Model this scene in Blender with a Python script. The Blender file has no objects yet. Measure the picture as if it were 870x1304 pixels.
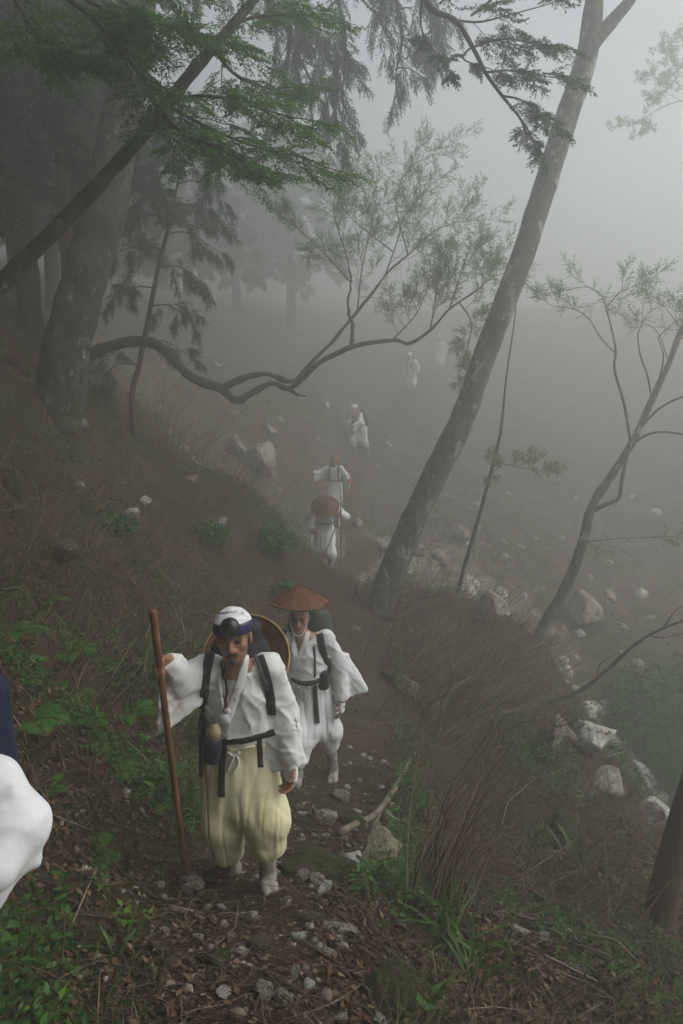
import bpy, math, random
import numpy as np
from mathutils import Vector, Matrix
from mathutils.bvhtree import BVHTree

random.seed(7)
RNG = np.random.default_rng(11)
scene = bpy.context.scene
C = scene.collection
rad = math.radians

# ------------------------------------------------------------------ camera
PITCH = rad(12.0)
LENS = 28.0
FPX = LENS / 36.0 * 1304.0
cam_data = bpy.data.cameras.new('camera')
cam_data.sensor_fit = 'VERTICAL'
cam_data.sensor_height = 36.0
cam_data.sensor_width = 24.0
cam_data.lens = LENS
cam_data.clip_start = 0.05
cam_data.clip_end = 1000.0
cam = bpy.data.objects.new('camera', cam_data)
C.objects.link(cam)
cam.location = (0, 0, 0)
cam.rotation_euler = (math.pi / 2 - PITCH, 0, 0)
scene.camera = cam

# ------------------------------------------------------------------ sky and sun
SUN_EL, SUN_AZ = rad(48.0), rad(98.0)      # azimuth measured from +Y towards +X
world = bpy.data.worlds.new('World')
scene.world = world
world.use_nodes = True
wn, wl = world.node_tree.nodes, world.node_tree.links
wn.clear()
w_out = wn.new('ShaderNodeOutputWorld')
w_bg = wn.new('ShaderNodeBackground')
w_sky = wn.new('ShaderNodeTexSky')
w_sky.sky_type = 'NISHITA'
w_sky.sun_disc = False
w_sky.sun_elevation = SUN_EL
w_sky.sun_rotation = SUN_AZ
w_sky.air_density = 1.0
w_sky.dust_density = 2.0
w_sky.ozone_density = 1.0
w_hsv = wn.new('ShaderNodeHueSaturation')  # overcast: the cloud deck takes most of the blue out
w_hsv.inputs['Saturation'].default_value = 0.26
w_bg.inputs['Strength'].default_value = 0.12
wl.new(w_sky.outputs[0], w_hsv.inputs['Color'])
wl.new(w_hsv.outputs[0], w_bg.inputs['Color'])
wl.new(w_bg.outputs[0], w_out.inputs['Surface'])

sun_data = bpy.data.lights.new('sun', 'SUN')
sun_data.energy = 1.5
sun_data.angle = rad(50.0)
sun_data.color = (1.0, 0.965, 0.92)
sun = bpy.data.objects.new('sun', sun_data)
C.objects.link(sun)
sd = Vector((math.sin(SUN_AZ) * math.cos(SUN_EL), math.cos(SUN_AZ) * math.cos(SUN_EL), math.sin(SUN_EL)))
sun.rotation_euler = sd.to_track_quat('Z', 'Y').to_euler()

scene.view_settings.view_transform = 'Standard'
scene.view_settings.look = 'None'
scene.view_settings.gamma = 1.0
scene.view_settings.use_curve_mapping = False
scene.view_settings.exposure = 0.55

cy = scene.cycles
cy.use_denoising = True
try:
    cy.denoiser = 'OPENIMAGEDENOISE'
except Exception:
    pass
cy.max_bounces = 8
cy.diffuse_bounces = 3
cy.glossy_bounces = 2
cy.transmission_bounces = 3
cy.transparent_max_bounces = 8
cy.volume_bounces = 4
cy.caustics_reflective = False
cy.caustics_refractive = False
scene.render.use_motion_blur = False

HAZE_DENSITY = 0.041

# ------------------------------------------------------------------ helpers
def ray(px, py):
    u = (px - 435.0) / FPX
    v = (652.0 - py) / FPX
    c, s = math.cos(PITCH), math.sin(PITCH)
    return np.array([u, c + s * v, -s + c * v])

def at(px, py, Y):
    """the point Y metres ahead that is seen at this place of the photograph"""
    d = ray(px, py)
    return d * (Y / d[1])

def props(o, label=None, cat=None, group=None, kind=None):
    if label: o['label'] = label
    if cat: o['category'] = cat
    if group: o['group'] = group
    if kind: o['kind'] = kind
    return o

def empty(name, loc=(0, 0, 0)):
    o = bpy.data.objects.new(name, None)
    o.empty_display_size = 0.1
    o.location = loc
    C.objects.link(o)
    return o

def mesh_obj(name, verts, faces, mat, parent=None, smooth=True, tint=None, col=None, mats=None, midx=None):
    """verts (n,3); faces (m,3) or (m,4) array or a list of such arrays. World coordinates; a parent only moves the origin."""
    me = bpy.data.meshes.new(name)
    verts = np.asarray(verts, dtype=np.float32)
    if parent is not None:
        verts = verts - np.array(parent_origin(parent), dtype=np.float32)
    if not isinstance(faces, (list, tuple)):
        faces = [faces]
    faces = [np.asarray(f, dtype=np.int32) for f in faces if len(f)]
    nl = sum(f.size for f in faces)
    nf = sum(len(f) for f in faces)
    me.vertices.add(len(verts))
    me.vertices.foreach_set('co', verts.ravel())
    me.loops.add(nl)
    me.loops.foreach_set('vertex_index', np.concatenate([f.ravel() for f in faces]))
    me.polygons.add(nf)
    tot = np.concatenate([np.full(len(f), f.shape[1], dtype=np.int32) for f in faces])
    st = np.concatenate([[0], np.cumsum(tot)[:-1]]).astype(np.int32)
    me.polygons.foreach_set('loop_start', st)
    try:
        me.polygons.foreach_set('loop_total', tot)
    except Exception:
        pass
    if smooth:
        me.polygons.foreach_set('use_smooth', np.ones(nf, dtype=bool))
    if mats:
        for m in mats: me.materials.append(m)
        if midx is not None:
            me.polygons.foreach_set('material_index', np.asarray(midx, dtype=np.int32))
    elif mat:
        me.materials.append(mat)
    me.update(calc_edges=True)
    if tint is not None:
        a = me.attributes.new('tint', 'FLOAT', 'POINT')
        a.data.foreach_set('value', np.asarray(tint, dtype=np.float32))
    if col is not None:
        a = me.attributes.new('paint', 'FLOAT_COLOR', 'POINT')
        cc = np.ones((len(verts), 4), dtype=np.float32)
        cc[:, :3] = col
        a.data.foreach_set('color', cc.ravel())
    o = bpy.data.objects.new(name, me)
    C.objects.link(o)
    if parent is not None:
        o.parent = parent
    return o

def parent_origin(p):
    v = Vector((0, 0, 0))
    while p is not None:
        v = v + p.location
        p = p.parent
    return tuple(v)

def unit(v):
    v = np.asarray(v, dtype=float)
    return v / (np.linalg.norm(v) + 1e-12)

# value noise, vectorised
_PERM = RNG.random((64, 64, 64)).astype(np.float32)
def vnoise(x, y, z=0.0):
    x, y, z = np.broadcast_arrays(np.asarray(x, float), np.asarray(y, float), np.asarray(z, float))
    xi, yi, zi = np.floor(x).astype(int), np.floor(y).astype(int), np.floor(z).astype(int)
    fx, fy, fz = x - xi, y - yi, z - zi
    fx, fy, fz = [f * f * (3 - 2 * f) for f in (fx, fy, fz)]
    r = 0
    for dx in (0, 1):
        for dy in (0, 1):
            for dz in (0, 1):
                w = (fx if dx else 1 - fx) * (fy if dy else 1 - fy) * (fz if dz else 1 - fz)
                r = r + w * _PERM[(xi + dx) & 63, (yi + dy) & 63, (zi + dz) & 63]
    return r * 2 - 1

def catmull(pts, n):
    pts = np.asarray(pts, float)
    if len(pts) == 2:
        t = np.linspace(0, 1, n)[:, None]
        return pts[0] * (1 - t) + pts[1] * t
    P = np.vstack([2 * pts[0] - pts[1], pts, 2 * pts[-1] - pts[-2]])
    m = len(pts) - 1
    t = np.linspace(0, m - 1e-6, n)
    i = t.astype(int)
    f = (t - i)[:, None]
    p0, p1, p2, p3 = P[i], P[i + 1], P[i + 2], P[i + 3]
    return 0.5 * (2 * p1 + (p2 - p0) * f + (2 * p0 - 5 * p1 + 4 * p2 - p3) * f ** 2 + (3 * p1 - p0 - 3 * p2 + p3) * f ** 3)

class Geo:
    """collects tubes and boxes into one mesh"""
    def __init__(s):
        s.v, s.q, s.t, s.n, s.tint = [], [], [], 0, []
    def add(s, v, q=None, t=None, tint=None):
        v = np.asarray(v, float)
        if q is not None and len(q): s.q.append(np.asarray(q) + s.n)
        if t is not None and len(t): s.t.append(np.asarray(t) + s.n)
        s.v.append(v)
        s.tint.append(np.full(len(v), random.random() if tint is None else tint))
        s.n += len(v)
    def tube(s, pts, radii, sides=8, bump=0.0, bscale=6.0, cap=True, tint=None, seed=0.0):
        pts = np.asarray(pts, float)
        n = len(pts)
        radii = np.broadcast_to(np.asarray(radii, float), (n,))
        tan = np.gradient(pts, axis=0)
        tan /= np.linalg.norm(tan, axis=1)[:, None] + 1e-9
        ref = np.array([0.0, 0.0, 1.0]) if abs(tan[0][2]) < 0.9 else np.array([0.0, 1.0, 0.0])
        u = unit(np.cross(tan[0], ref))
        U = np.zeros((n, 3))
        for i in range(n):
            u = u - tan[i] * np.dot(u, tan[i])
            u = u / (np.linalg.norm(u) + 1e-9)
            U[i] = u
        W = np.cross(tan, U)
        a = np.linspace(0, 2 * math.pi, sides, endpoint=False)
        dirs = U[:, None, :] * np.cos(a)[None, :, None] + W[:, None, :] * np.sin(a)[None, :, None]
        R = radii[:, None] * np.ones(sides)[None, :]
        if bump:
            q = pts[:, None, :] + dirs * R[:, :, None]
            R = R * (1 + bump * (vnoise(q[..., 0] * bscale + seed, q[..., 1] * bscale, q[..., 2] * bscale * 0.6)
                                 + 0.5 * vnoise(q[..., 0] * bscale * 2.7, q[..., 1] * bscale * 2.7 + seed, q[..., 2] * bscale * 2)))
        V = (pts[:, None, :] + dirs * R[:, :, None]).reshape(-1, 3)
        i, j = np.meshgrid(np.arange(n - 1), np.arange(sides), indexing='ij')
        j2 = (j + 1) % sides
        Q = np.stack([i * sides + j, i * sides + j2, (i + 1) * sides + j2, (i + 1) * sides + j], -1).reshape(-1, 4)
        T = None
        if cap:
            V = np.vstack([V, pts[0], pts[-1]])
            c0, c1 = n * sides, n * sides + 1
            jj = np.arange(sides)
            T = np.vstack([np.stack([np.full(sides, c0), (jj + 1) % sides, jj], -1),
                           np.stack([np.full(sides, c1), (n - 1) * sides + jj, (n - 1) * sides + (jj + 1) % sides], -1)])
        s.add(V, Q, T, tint)
    def box(s, c, ax, ay, az, tint=None):
        c, ax, ay, az = [np.asarray(k, float) for k in (c, ax, ay, az)]
        V = [c + sx * ax + sy * ay + sz * az for sz in (-1, 1) for sy in (-1, 1) for sx in (-1, 1)]
        Q = [[0, 2, 3, 1], [4, 5, 7, 6], [0, 1, 5, 4], [2, 6, 7, 3], [0, 4, 6, 2], [1, 3, 7, 5]]
        s.add(V, Q, None, tint)
    def ribbon(s, pts, nrm, w, th, tint=None):
        """a strap of width w and thickness th lying on points with given outward normals"""
        pts, nrm = np.asarray(pts, float), np.asarray(nrm, float)
        n = len(pts)
        w = np.broadcast_to(np.asarray(w, float), (n,))
        tan = np.gradient(pts, axis=0)
        tan /= np.linalg.norm(tan, axis=1)[:, None] + 1e-9
        side = np.cross(tan, nrm)
        side /= np.linalg.norm(side, axis=1)[:, None] + 1e-9
        nn = np.cross(side, tan)
        hw = (w / 2)[:, None]
        prof = [(-1, -.6), (-1, .5), (-.75, 1), (.75, 1), (1, .5), (1, -.6)]
        k = len(prof)
        V = np.stack([pts + side * hw * a + nn * (th * b) for a, b in prof], 1).reshape(-1, 3)
        i, j = np.meshgrid(np.arange(n - 1), np.arange(k), indexing='ij')
        j2 = (j + 1) % k
        Q = np.stack([i * k + j, (i + 1) * k + j, (i + 1) * k + j2, i * k + j2], -1).reshape(-1, 4)
        Q = np.vstack([Q, [[0, 1, 2, 3], [0, 3, 4, 5]], (n - 1) * k + np.array([[3, 2, 1, 0], [5, 4, 3, 0]])])
        s.add(V, Q, None, tint)
    def build(s, name, mat, parent=None, smooth=True):
        v = np.vstack(s.v)
        f = []
        if s.q: f.append(np.vstack(s.q))
        if s.t: f.append(np.vstack(s.t))
        return mesh_obj(name, v, f, mat, parent, smooth, tint=np.concatenate(s.tint))

# ------------------------------------------------------------------ materials
def mat(name, cols, scale=4.0, rough=0.85, bump=0.0, bscale=30.0, tint=None, translucent=0.0, detail=6.0,
        paint=False, spec=0.3, stretch=None, spots=None, sheen=0.0, transp_col=None):
    """noise ramp between cols; tint = (dark, light) factors driven by the per-piece attribute; spots = (colour, scale, threshold)"""
    m = bpy.data.materials.new(name)
    m.use_nodes = True
    nt = m.node_tree
    N, L = nt.nodes, nt.links
    b = N['Principled BSDF']
    out = N['Material Output']
    b.inputs['Roughness'].default_value = rough
    b.inputs['Specular IOR Level'].default_value = spec
    tc = N.new('ShaderNodeTexCoord')
    src = tc.outputs['Object']
    if stretch:
        mp = N.new('ShaderNodeMapping')
        mp.inputs['Scale'].default_value = stretch
        L.new(src, mp.inputs['Vector'])
        src = mp.outputs[0]
    if paint:
        at_ = N.new('ShaderNodeAttribute'); at_.attribute_name = 'paint'
        nz = N.new('ShaderNodeTexNoise'); nz.inputs['Scale'].default_value = scale; nz.inputs['Detail'].default_value = detail
        L.new(src, nz.inputs['Vector'])
        mr = N.new('ShaderNodeMapRange'); mr.inputs['From Min'].default_value = .3; mr.inputs['From Max'].default_value = .7
        mr.inputs['To Min'].default_value = .8; mr.inputs['To Max'].default_value = 1.15
        L.new(nz.outputs['Fac'], mr.inputs['Value'])
        mx = N.new('ShaderNodeMix'); mx.data_type = 'RGBA'; mx.blend_type = 'MULTIPLY'; mx.inputs['Factor'].default_value = 1
        L.new(at_.outputs['Color'], mx.inputs['A']); L.new(mr.outputs[0], mx.inputs['B'])
        colour = mx.outputs['Result']
    else:
        nz = N.new('ShaderNodeTexNoise'); nz.inputs['Scale'].default_value = scale; nz.inputs['Detail'].default_value = detail
        nz.inputs['Roughness'].default_value = 0.6
        L.new(src, nz.inputs['Vector'])
        rp = N.new('ShaderNodeValToRGB')
        el = rp.color_ramp.elements
        k = len(cols)
        for i, c in enumerate(cols):
            p = 0.32 + 0.36 * i / max(1, k - 1)
            if i == 0: e = el[0]; e.position = p
            elif i == k - 1 and k > 1: e = el[-1]; e.position = p
            else: e = el.new(p)
            e.color = (*c, 1)
        if k == 1:
            el[1].color = (*cols[0], 1)
        L.new(nz.outputs['Fac'], rp.inputs['Fac'])
        colour = rp.outputs['Color']
    for sc, ss, th in ([spots] if spots and not isinstance(spots, list) else (spots or [])):
        n2 = N.new('ShaderNodeTexNoise'); n2.inputs['Scale'].default_value = ss; n2.inputs['Detail'].default_value = 5
        n2.inputs['Roughness'].default_value = 0.65
        L.new(src, n2.inputs['Vector'])
        r2 = N.new('ShaderNodeMapRange'); r2.inputs['From Min'].default_value = th; r2.inputs['From Max'].default_value = th + .06
        L.new(n2.outputs['Fac'], r2.inputs['Value'])
        m2 = N.new('ShaderNodeMix'); m2.data_type = 'RGBA'
        m2.inputs['B'].default_value = (*sc, 1)
        L.new(r2.outputs[0], m2.inputs['Factor']); L.new(colour, m2.inputs['A'])
        colour = m2.outputs['Result']
    if tint:
        ta = N.new('ShaderNodeAttribute'); ta.attribute_name = 'tint'
        mr = N.new('ShaderNodeMapRange'); mr.inputs['To Min'].default_value = tint[0]; mr.inputs['To Max'].default_value = tint[1]
        L.new(ta.outputs['Fac'], mr.inputs['Value'])
        mx = N.new('ShaderNodeMix'); mx.data_type = 'RGBA'; mx.blend_type = 'MULTIPLY'; mx.inputs['Factor'].default_value = 1
        L.new(colour, mx.inputs['A']); L.new(mr.outputs[0], mx.inputs['B'])
        colour = mx.outputs['Result']
    L.new(colour, b.inputs['Base Color'])
    if sheen:
        b.inputs['Sheen Weight'].default_value = sheen
    if bump:
        nb = N.new('ShaderNodeTexNoise'); nb.inputs['Scale'].default_value = bscale; nb.inputs['Detail'].default_value = 8
        nb.inputs['Roughness'].default_value = 0.65
        L.new(src, nb.inputs['Vector'])
        bp = N.new('ShaderNodeBump'); bp.inputs['Strength'].default_value = 1.0; bp.inputs['Distance'].default_value = bump
        L.new(nb.outputs['Fac'], bp.inputs['Height'])
        L.new(bp.outputs[0], b.inputs['Normal'])
    if translucent:
        tr = N.new('ShaderNodeBsdfTranslucent')
        L.new(colour, tr.inputs['Color'])
        ms = N.new('ShaderNodeMixShader'); ms.inputs[0].default_value = translucent
        L.new(b.outputs[0], ms.inputs[1]); L.new(tr.outputs[0], ms.inputs[2])
        L.new(ms.outputs[0], out.inputs['Surface'])
    return m
# ------------------------------------------------------------------ terrain
CTRL = np.array([
    # trail, from behind the camera down to the gully and up the far side
    (0, -5, 0.1), (0, -2, -.9), (0, 0, -1.6), (-.2, 1.5, -2.15), (-.27, 2.7, -2.52), (-.5, 3.85, -2.88), (-.2, 5, -3.27), (-.12, 6, -3.58),
    (.05, 8, -3.85), (.15, 10, -3.82), (.2, 12, -3.65), (-.25, 11.8, -3.4), (-.3, 15, -4.5), (.5, 17, -4.4), (-.1, 20, -4.45), (.62, 25, -3.5),
    (2.6, 30, -1.95), (4.2, 35, -1.3), (-.9, 3.85, -2.86), (-.85, 1.75, -2.2), (.3, 4, -2.98), (.35, 6, -3.62), (.5, 8, -3.9), (-.45, 6, -3.5),
    # bank on the left
    (-1.2, 3.7, -2.66), (-1.37, 3.1, -2.3), (-1.25, 2.4, -2.2), (-1.85, 4, -1.95), (-1.78, 5, -2.41), (-2.41, 7, -2.2), (-2.69, 6, -1.9),
    (-3.47, 8, -1.28), (-4.2, 10, -.13), (-3.54, 10, -.9), (-2.15, 9, -2.36), (-1.37, 10, -2.68), (-1.34, 7, -2.83), (-2.79, 12, -1.6),
    (-1.6, 12, -2.1), (-.6, 12, -3.15), (-.9, 13.6, -3.7), (-1.7, 14.2, -3.0), (-2.8, 15, -2.2), (-4.5, 16, -.9),
    (-2.2, 2, -1.2), (-3.5, 3, .2), (-3.5, 5, -.6), (-5, 0, 1.8), (-5, 6, .9), (-8, 10, 3.2), (-10, 0, 4.8), (-10, 20, 2.8), (-8, 15, 2.2), (-16, 10, 7), (-15, 25, 4),
    # gully above the crossing and the far side
    (-1.5, 16.6, -3.7), (-3, 18, -2.5), (-6, 21, .0), (-1.98, 19.5, -2.6), (-.9, 26, -1.6), (-3.65, 28, -.7), (-10, 34, 2.0), (0, 45, 1.2), (-15, 45, 3.4), (-5, 38, 1.0),
    # spur on the right of the trail
    (1.8, 12, -4.1), (2.82, 11, -4.38), (1.56, 9, -3.9), (2, 7, -4.2), (1.43, 4.8, -3.74), (2.4, 5, -4.1), (1.96, 4, -3.67), (3, 8, -4.75),
    (.9, 10.8, -3.85), (1.0, 3, -3.0), (1, 1, -2.2), (2, 1.5, -2.9), (3, 0, -3),
    (3.7, 10, -5.5), (4, 7, -5.8), (2.9, 13, -5.0), (1.3, 14, -4.45), (4, 3, -5.2),
    # gully floor with the stream bed, and the far bank
    (1.8, 17, -4.6), (2.8, 16.5, -5.1), (3.47, 15.5, -5.8), (4.5, 14, -6.75), (5.1, 12, -7.6), (5.8, 9, -8.3), (6.5, 5, -9), (7, 0, -9.5),
    (6.2, 14.5, -6.7), (7.2, 12, -7.0), (7.5, 17, -6.6), (9.6, 22, -6.0), (12, 28, -4.5), (5.2, 17.5, -5.7), (6, 22, -4.9), (3, 20, -4.6),
    (9.5, 9, -7.2), (12, 3, -7.5), (14, 15, -6), (20, 25, -4), (25, 10, -4), (10, 45, 1), (20, 50, 2), (26, 40, 0), (5, -6, -4), (20, -5, -8), (-10, -6, 5),
    (0, 60, 2.4), (28, 60, 1.5), (-16, 60, 4.6), (0, 140, 10), (70, 140, 8), (-40, 140, 11), (70, 60, 5), (70, 0, -2), (70, -20, -4), (-40, 0, 11), (-40, 60, 9), (-40, -20, 11), (0, -20, 4)
], float)

def _tps_fit(P):
    n = len(P)
    d = np.hypot(P[:, None, 0] - P[None, :, 0], P[:, None, 1] - P[None, :, 1])
    K = np.where(d > 0, d * d * np.log(d + 1e-9), 0) 
    K = K + np.eye(n) * 0.02
    A = np.zeros((n + 3, n + 3))
    A[:n, :n] = K
    A[:n, n] = 1; A[:n, n + 1:] = P[:, :2]
    A[n, :n] = 1; A[n + 1:, :n] = P[:, :2].T
    return np.linalg.solve(A, np.concatenate([P[:, 2], [0, 0, 0]]))
_TPS = _tps_fit(CTRL)
TRAIL = catmull([(0, -5), (0, 0), (-.25, 1.5), (-.27, 2.7), (-.42, 3.85), (-.18, 5), (-.08, 6), (.08, 8), (.15, 10), (.2, 12), (-.2, 15), (.45, 17), (.0, 20), (.62, 25), (2.6, 30), (4.2, 35), (6, 45)], 240)

def smooth_h(x, y):
    x, y = np.asarray(x, float), np.asarray(y, float)
    sh = x.shape
    x, y = x.ravel(), y.ravel()
    out = np.empty(len(x))
    n = len(CTRL)
    for i in range(0, len(x), 20000):
        a, b = x[i:i + 20000], y[i:i + 20000]
        d2 = (a[:, None] - CTRL[None, :, 0]) ** 2 + (b[:, None] - CTRL[None, :, 1]) ** 2 + 1e-12
        out[i:i + 20000] = (0.5 * d2 * np.log(d2)) @ _TPS[:n] + _TPS[n] + _TPS[n + 1] * a + _TPS[n + 2] * b
    out = np.where(out > 10, 10 + (out - 10) * .15, out)
    return out.reshape(sh)

def trail_d(x, y):
    x, y = np.asarray(x, float), np.asarray(y, float)
    sh = x.shape
    x, y = x.ravel(), y.ravel()
    out = np.empty(len(x))
    for i in range(0, len(x), 20000):
        out[i:i + 20000] = np.sqrt(((x[i:i + 20000, None] - TRAIL[None, :, 0]) ** 2 + (y[i:i + 20000, None] - TRAIL[None, :, 1]) ** 2).min(1))
    return out.reshape(sh)

def height(x, y):
    x, y = np.asarray(x, float), np.asarray(y, float)
    w = np.clip((trail_d(x, y) - .25) / .8, 0, 1)
    n1 = vnoise(x * .8 + 3, y * .8 + 9) * .16 + vnoise(x * 2.1, y * 2.1 + 40) * .08
    n2 = vnoise(x * 5 + 7, y * 5) * .03 + vnoise(x * 11, y * 11 + 3) * .014 + vnoise(x * 25, y * 25 + 8) * .006
    return smooth_h(x, y) + n1 * w + n2 * (.45 + .8 * w)

_xs = np.concatenate([np.linspace(-45, -18, 14, endpoint=False), np.linspace(-18, -6, 40, endpoint=False), np.linspace(-6, -2.6, 55, endpoint=False), np.linspace(-2.6, 3.4, 175, endpoint=False),
                      np.linspace(3.4, 8, 60, endpoint=False), np.linspace(8, 30, 60, endpoint=False), np.linspace(30, 75, 20)])
_ys = np.concatenate([np.linspace(-22, -7, 8, endpoint=False), np.linspace(-7, 1.2, 40, endpoint=False), np.linspace(1.2, 8, 205, endpoint=False), np.linspace(8, 14, 115, endpoint=False),
                      np.linspace(14, 28, 110, endpoint=False), np.linspace(28, 64, 50, endpoint=False), np.linspace(64, 150, 30)])
_gx, _gy = np.meshgrid(_xs, _ys, indexing='ij')
_gz = height(_gx, _gy)
nx_, ny_ = _gx.shape
def hgt(x, y):
    """height of the ground sheet itself (bilinear in its grid)"""
    x, y = np.asarray(x, float), np.asarray(y, float)
    i = np.clip(np.searchsorted(_xs, x) - 1, 0, nx_ - 2)
    j = np.clip(np.searchsorted(_ys, y) - 1, 0, ny_ - 2)
    fx = np.clip((x - _xs[i]) / (_xs[i + 1] - _xs[i]), 0, 1)
    fy = np.clip((y - _ys[j]) / (_ys[j + 1] - _ys[j]), 0, 1)
    return (_gz[i, j] * (1 - fx) * (1 - fy) + _gz[i + 1, j] * fx * (1 - fy) + _gz[i, j + 1] * (1 - fx) * fy + _gz[i + 1, j + 1] * fx * fy)

_ts = np.concatenate([np.arange(1.2, 12, .02), np.arange(12, 60, .06)])
def on_ground(px, py, tmin=1.2):
    """where the line of sight through this place of the photograph meets the ground"""
    d = ray(px, py)
    d = d / d[1]
    ts = _ts[_ts >= tmin]
    p = d[None, :] * ts[:, None]
    below = p[:, 2] < hgt(p[:, 0], p[:, 1])
    k = int(np.argmax(below)) if below.any() else len(ts) - 1
    q = p[k]
    return np.array([q[0], q[1], float(hgt(q[0], q[1]))])

def gnormal(x, y, e=.08):
    return unit([-(hgt(x + e, y) - hgt(x - e, y)) / (2 * e), -(hgt(x, y + e) - hgt(x, y - e)) / (2 * e), 1.0])

def ground_material(name, trail):
    m = bpy.data.materials.new(name); m.use_nodes = True
    N, L = m.node_tree.nodes, m.node_tree.links
    b = N['Principled BSDF']; b.inputs['Roughness'].default_value = .95; b.inputs['Specular IOR Level'].default_value = .15
    tc = N.new('ShaderNodeTexCoord')
    def noise(s, d=8, r=.65):
        n = N.new('ShaderNodeTexNoise'); n.inputs['Scale'].default_value = s; n.inputs['Detail'].default_value = d; n.inputs['Roughness'].default_value = r
        L.new(tc.outputs['Object'], n.inputs['Vector']); return n
    def ramp(n, stops):
        r = N.new('ShaderNodeValToRGB'); el = r.color_ramp.elements
        for i, (p, c) in enumerate(stops):
            e = el[0] if i == 0 else (el[-1] if i == len(stops) - 1 else el.new(p))
            e.position = p; e.color = (*c, 1)
        L.new(n.outputs['Fac'], r.inputs['Fac']); return r
    def mix(f, a, c):
        x = N.new('ShaderNodeMix'); x.data_type = 'RGBA'
        L.new(f, x.inputs['Factor']); L.new(a, x.inputs['A'])
        if isinstance(c, tuple): x.inputs['B'].default_value = (*c, 1)
        else: L.new(c, x.inputs['B'])
        return x.outputs['Result']
    def rng(n, a, b_):
        r = N.new('ShaderNodeMapRange'); r.inputs['From Min'].default_value = a; r.inputs['From Max'].default_value = b_
        L.new(n.outputs['Fac'], r.inputs['Value']); return r.outputs[0]
    litter = ramp(noise(55, 10, .75), [(.3, (.020, .015, .010)), (.46, (.060, .037, .023)), (.58, (.105, .064, .040)), (.7, (.17, .12, .08))])
    humus = ramp(noise(18, 10, .7), [(.3, (.018, .012, .009)), (.5, (.045, .029, .020)), (.7, (.085, .058, .040))])
    col = mix(rng(noise(2.2), .42, .6), litter.outputs[0], humus.outputs[0])
    if trail:
        pale = ramp(noise(40, 8, .7), [(.35, (.05, .038, .027)), (.6, (.11, .085, .06)), (.75, (.2, .17, .13))])
        col = mix(rng(noise(1.4), .52, .66), col, pale.outputs[0])
    else:
        moss = ramp(noise(26, 8, .7), [(.3, (.020, .030, .008)), (.55, (.040, .058, .015)), (.75, (.075, .095, .028))])
        col = mix(rng(noise(.9, 6, .6), .51, .60), col, moss.outputs[0])
        scree = ramp(noise(9, 9, .7), [(.3, (.06, .052, .042)), (.48, (.15, .135, .112)), (.58, (.28, .26, .225)), (.7, (.42, .40, .36))])
        a = N.new('ShaderNodeAttribute'); a.attribute_name = 'tint'
        n = noise(1.6, 6, .7)
        mt = N.new('ShaderNodeMath'); mt.operation = 'MULTIPLY'
        L.new(rng(n, .37, .52), mt.inputs[0]); L.new(a.outputs['Fac'], mt.inputs[1])
        col = mix(mt.outputs[0], col, scree.outputs[0])
    L.new(col, b.inputs['Base Color'])
    bp = N.new('ShaderNodeBump'); bp.inputs['Distance'].default_value = .035; bp.inputs['Strength'].default_value = .9
    L.new(noise(38, 10, .75).outputs['Fac'], bp.inputs['Height']); L.new(bp.outputs[0], b.inputs['Normal'])
    return m

_i, _j = np.meshgrid(np.arange(nx_ - 1), np.arange(ny_ - 1), indexing='ij')
_q = np.stack([_i * ny_ + _j, (_i + 1) * ny_ + _j, (_i + 1) * ny_ + _j + 1, _i * ny_ + _j + 1], -1).reshape(-1, 4)
_gv = np.stack([_gx, _gy, _gz], -1).reshape(-1, 3)
# bare limestone scree along the gully
_gully = catmull([(-6, 21), (-3, 18), (-1.5, 16.6), (.5, 16.6), (1.8, 17), (2.8, 16.5), (3.47, 15.5), (4.5, 14), (5.1, 12), (5.8, 9), (6.5, 5)], 80)
def gully_d(x, y):
    x, y = np.asarray(x, float).ravel(), np.asarray(y, float).ravel()
    return np.sqrt(((x[:, None] - _gully[None, :, 0]) ** 2 + (y[:, None] - _gully[None, :, 1]) ** 2).min(1))
_gd = np.concatenate([gully_d(_gv[i:i + 20000, 0], _gv[i:i + 20000, 1]) for i in range(0, len(_gv), 20000)])
_scree = np.clip(1.5 - _gd / 1.5, 0, 1) * np.clip(_gv[:, 0] * .5 + .9, .25, 1) * np.where((_gv[:, 1] > 14) & (_gv[:, 0] > 1), .62, 1) + np.clip((_gv[:, 1] - 15) / 5, 0, .30) * np.clip(_gv[:, 0] / 3 + 1.0, .35, 1)
ground = mesh_obj('ground', _gv, _q, ground_material('forest_floor', False), tint=np.clip(_scree, 0, 1))
props(ground, 'steep forest floor of leaf litter, moss and scree', None, None, 'structure')

# the trodden path, a sheet a little above the ground with ragged edges
_n = 420
_tp = catmull(TRAIL[::6], _n)
_tt = np.gradient(_tp, axis=0); _tt /= np.linalg.norm(_tt, axis=1)[:, None]
_tn = np.stack([_tt[:, 1], -_tt[:, 0]], 1)
_arc = np.cumsum(np.concatenate([[0], np.linalg.norm(np.diff(_tp, axis=0), axis=1)]))
_wl = .34 + .12 * vnoise(_arc * 1.3, 3) + .06 * vnoise(_arc * 4, 9)
_wr = .40 + .14 * vnoise(_arc * 1.1, 30) + .06 * vnoise(_arc * 4, 19)
_s = np.linspace(-1, 1, 17)
_pv = np.stack([_tp[:, None, :] + _tn[:, None, :] * np.where(_s < 0, _s[None, :] * _wl[:, None], _s[None, :] * _wr[:, None])[:, :, None]], 0)[0]
_pz = hgt(_pv[..., 0], _pv[..., 1]) + .012 * (1 - np.abs(_s[None, :]) ** 3) - .006 * np.abs(_s[None, :]) ** 6
_i, _j = np.meshgrid(np.arange(_n - 1), np.arange(16), indexing='ij')
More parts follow.
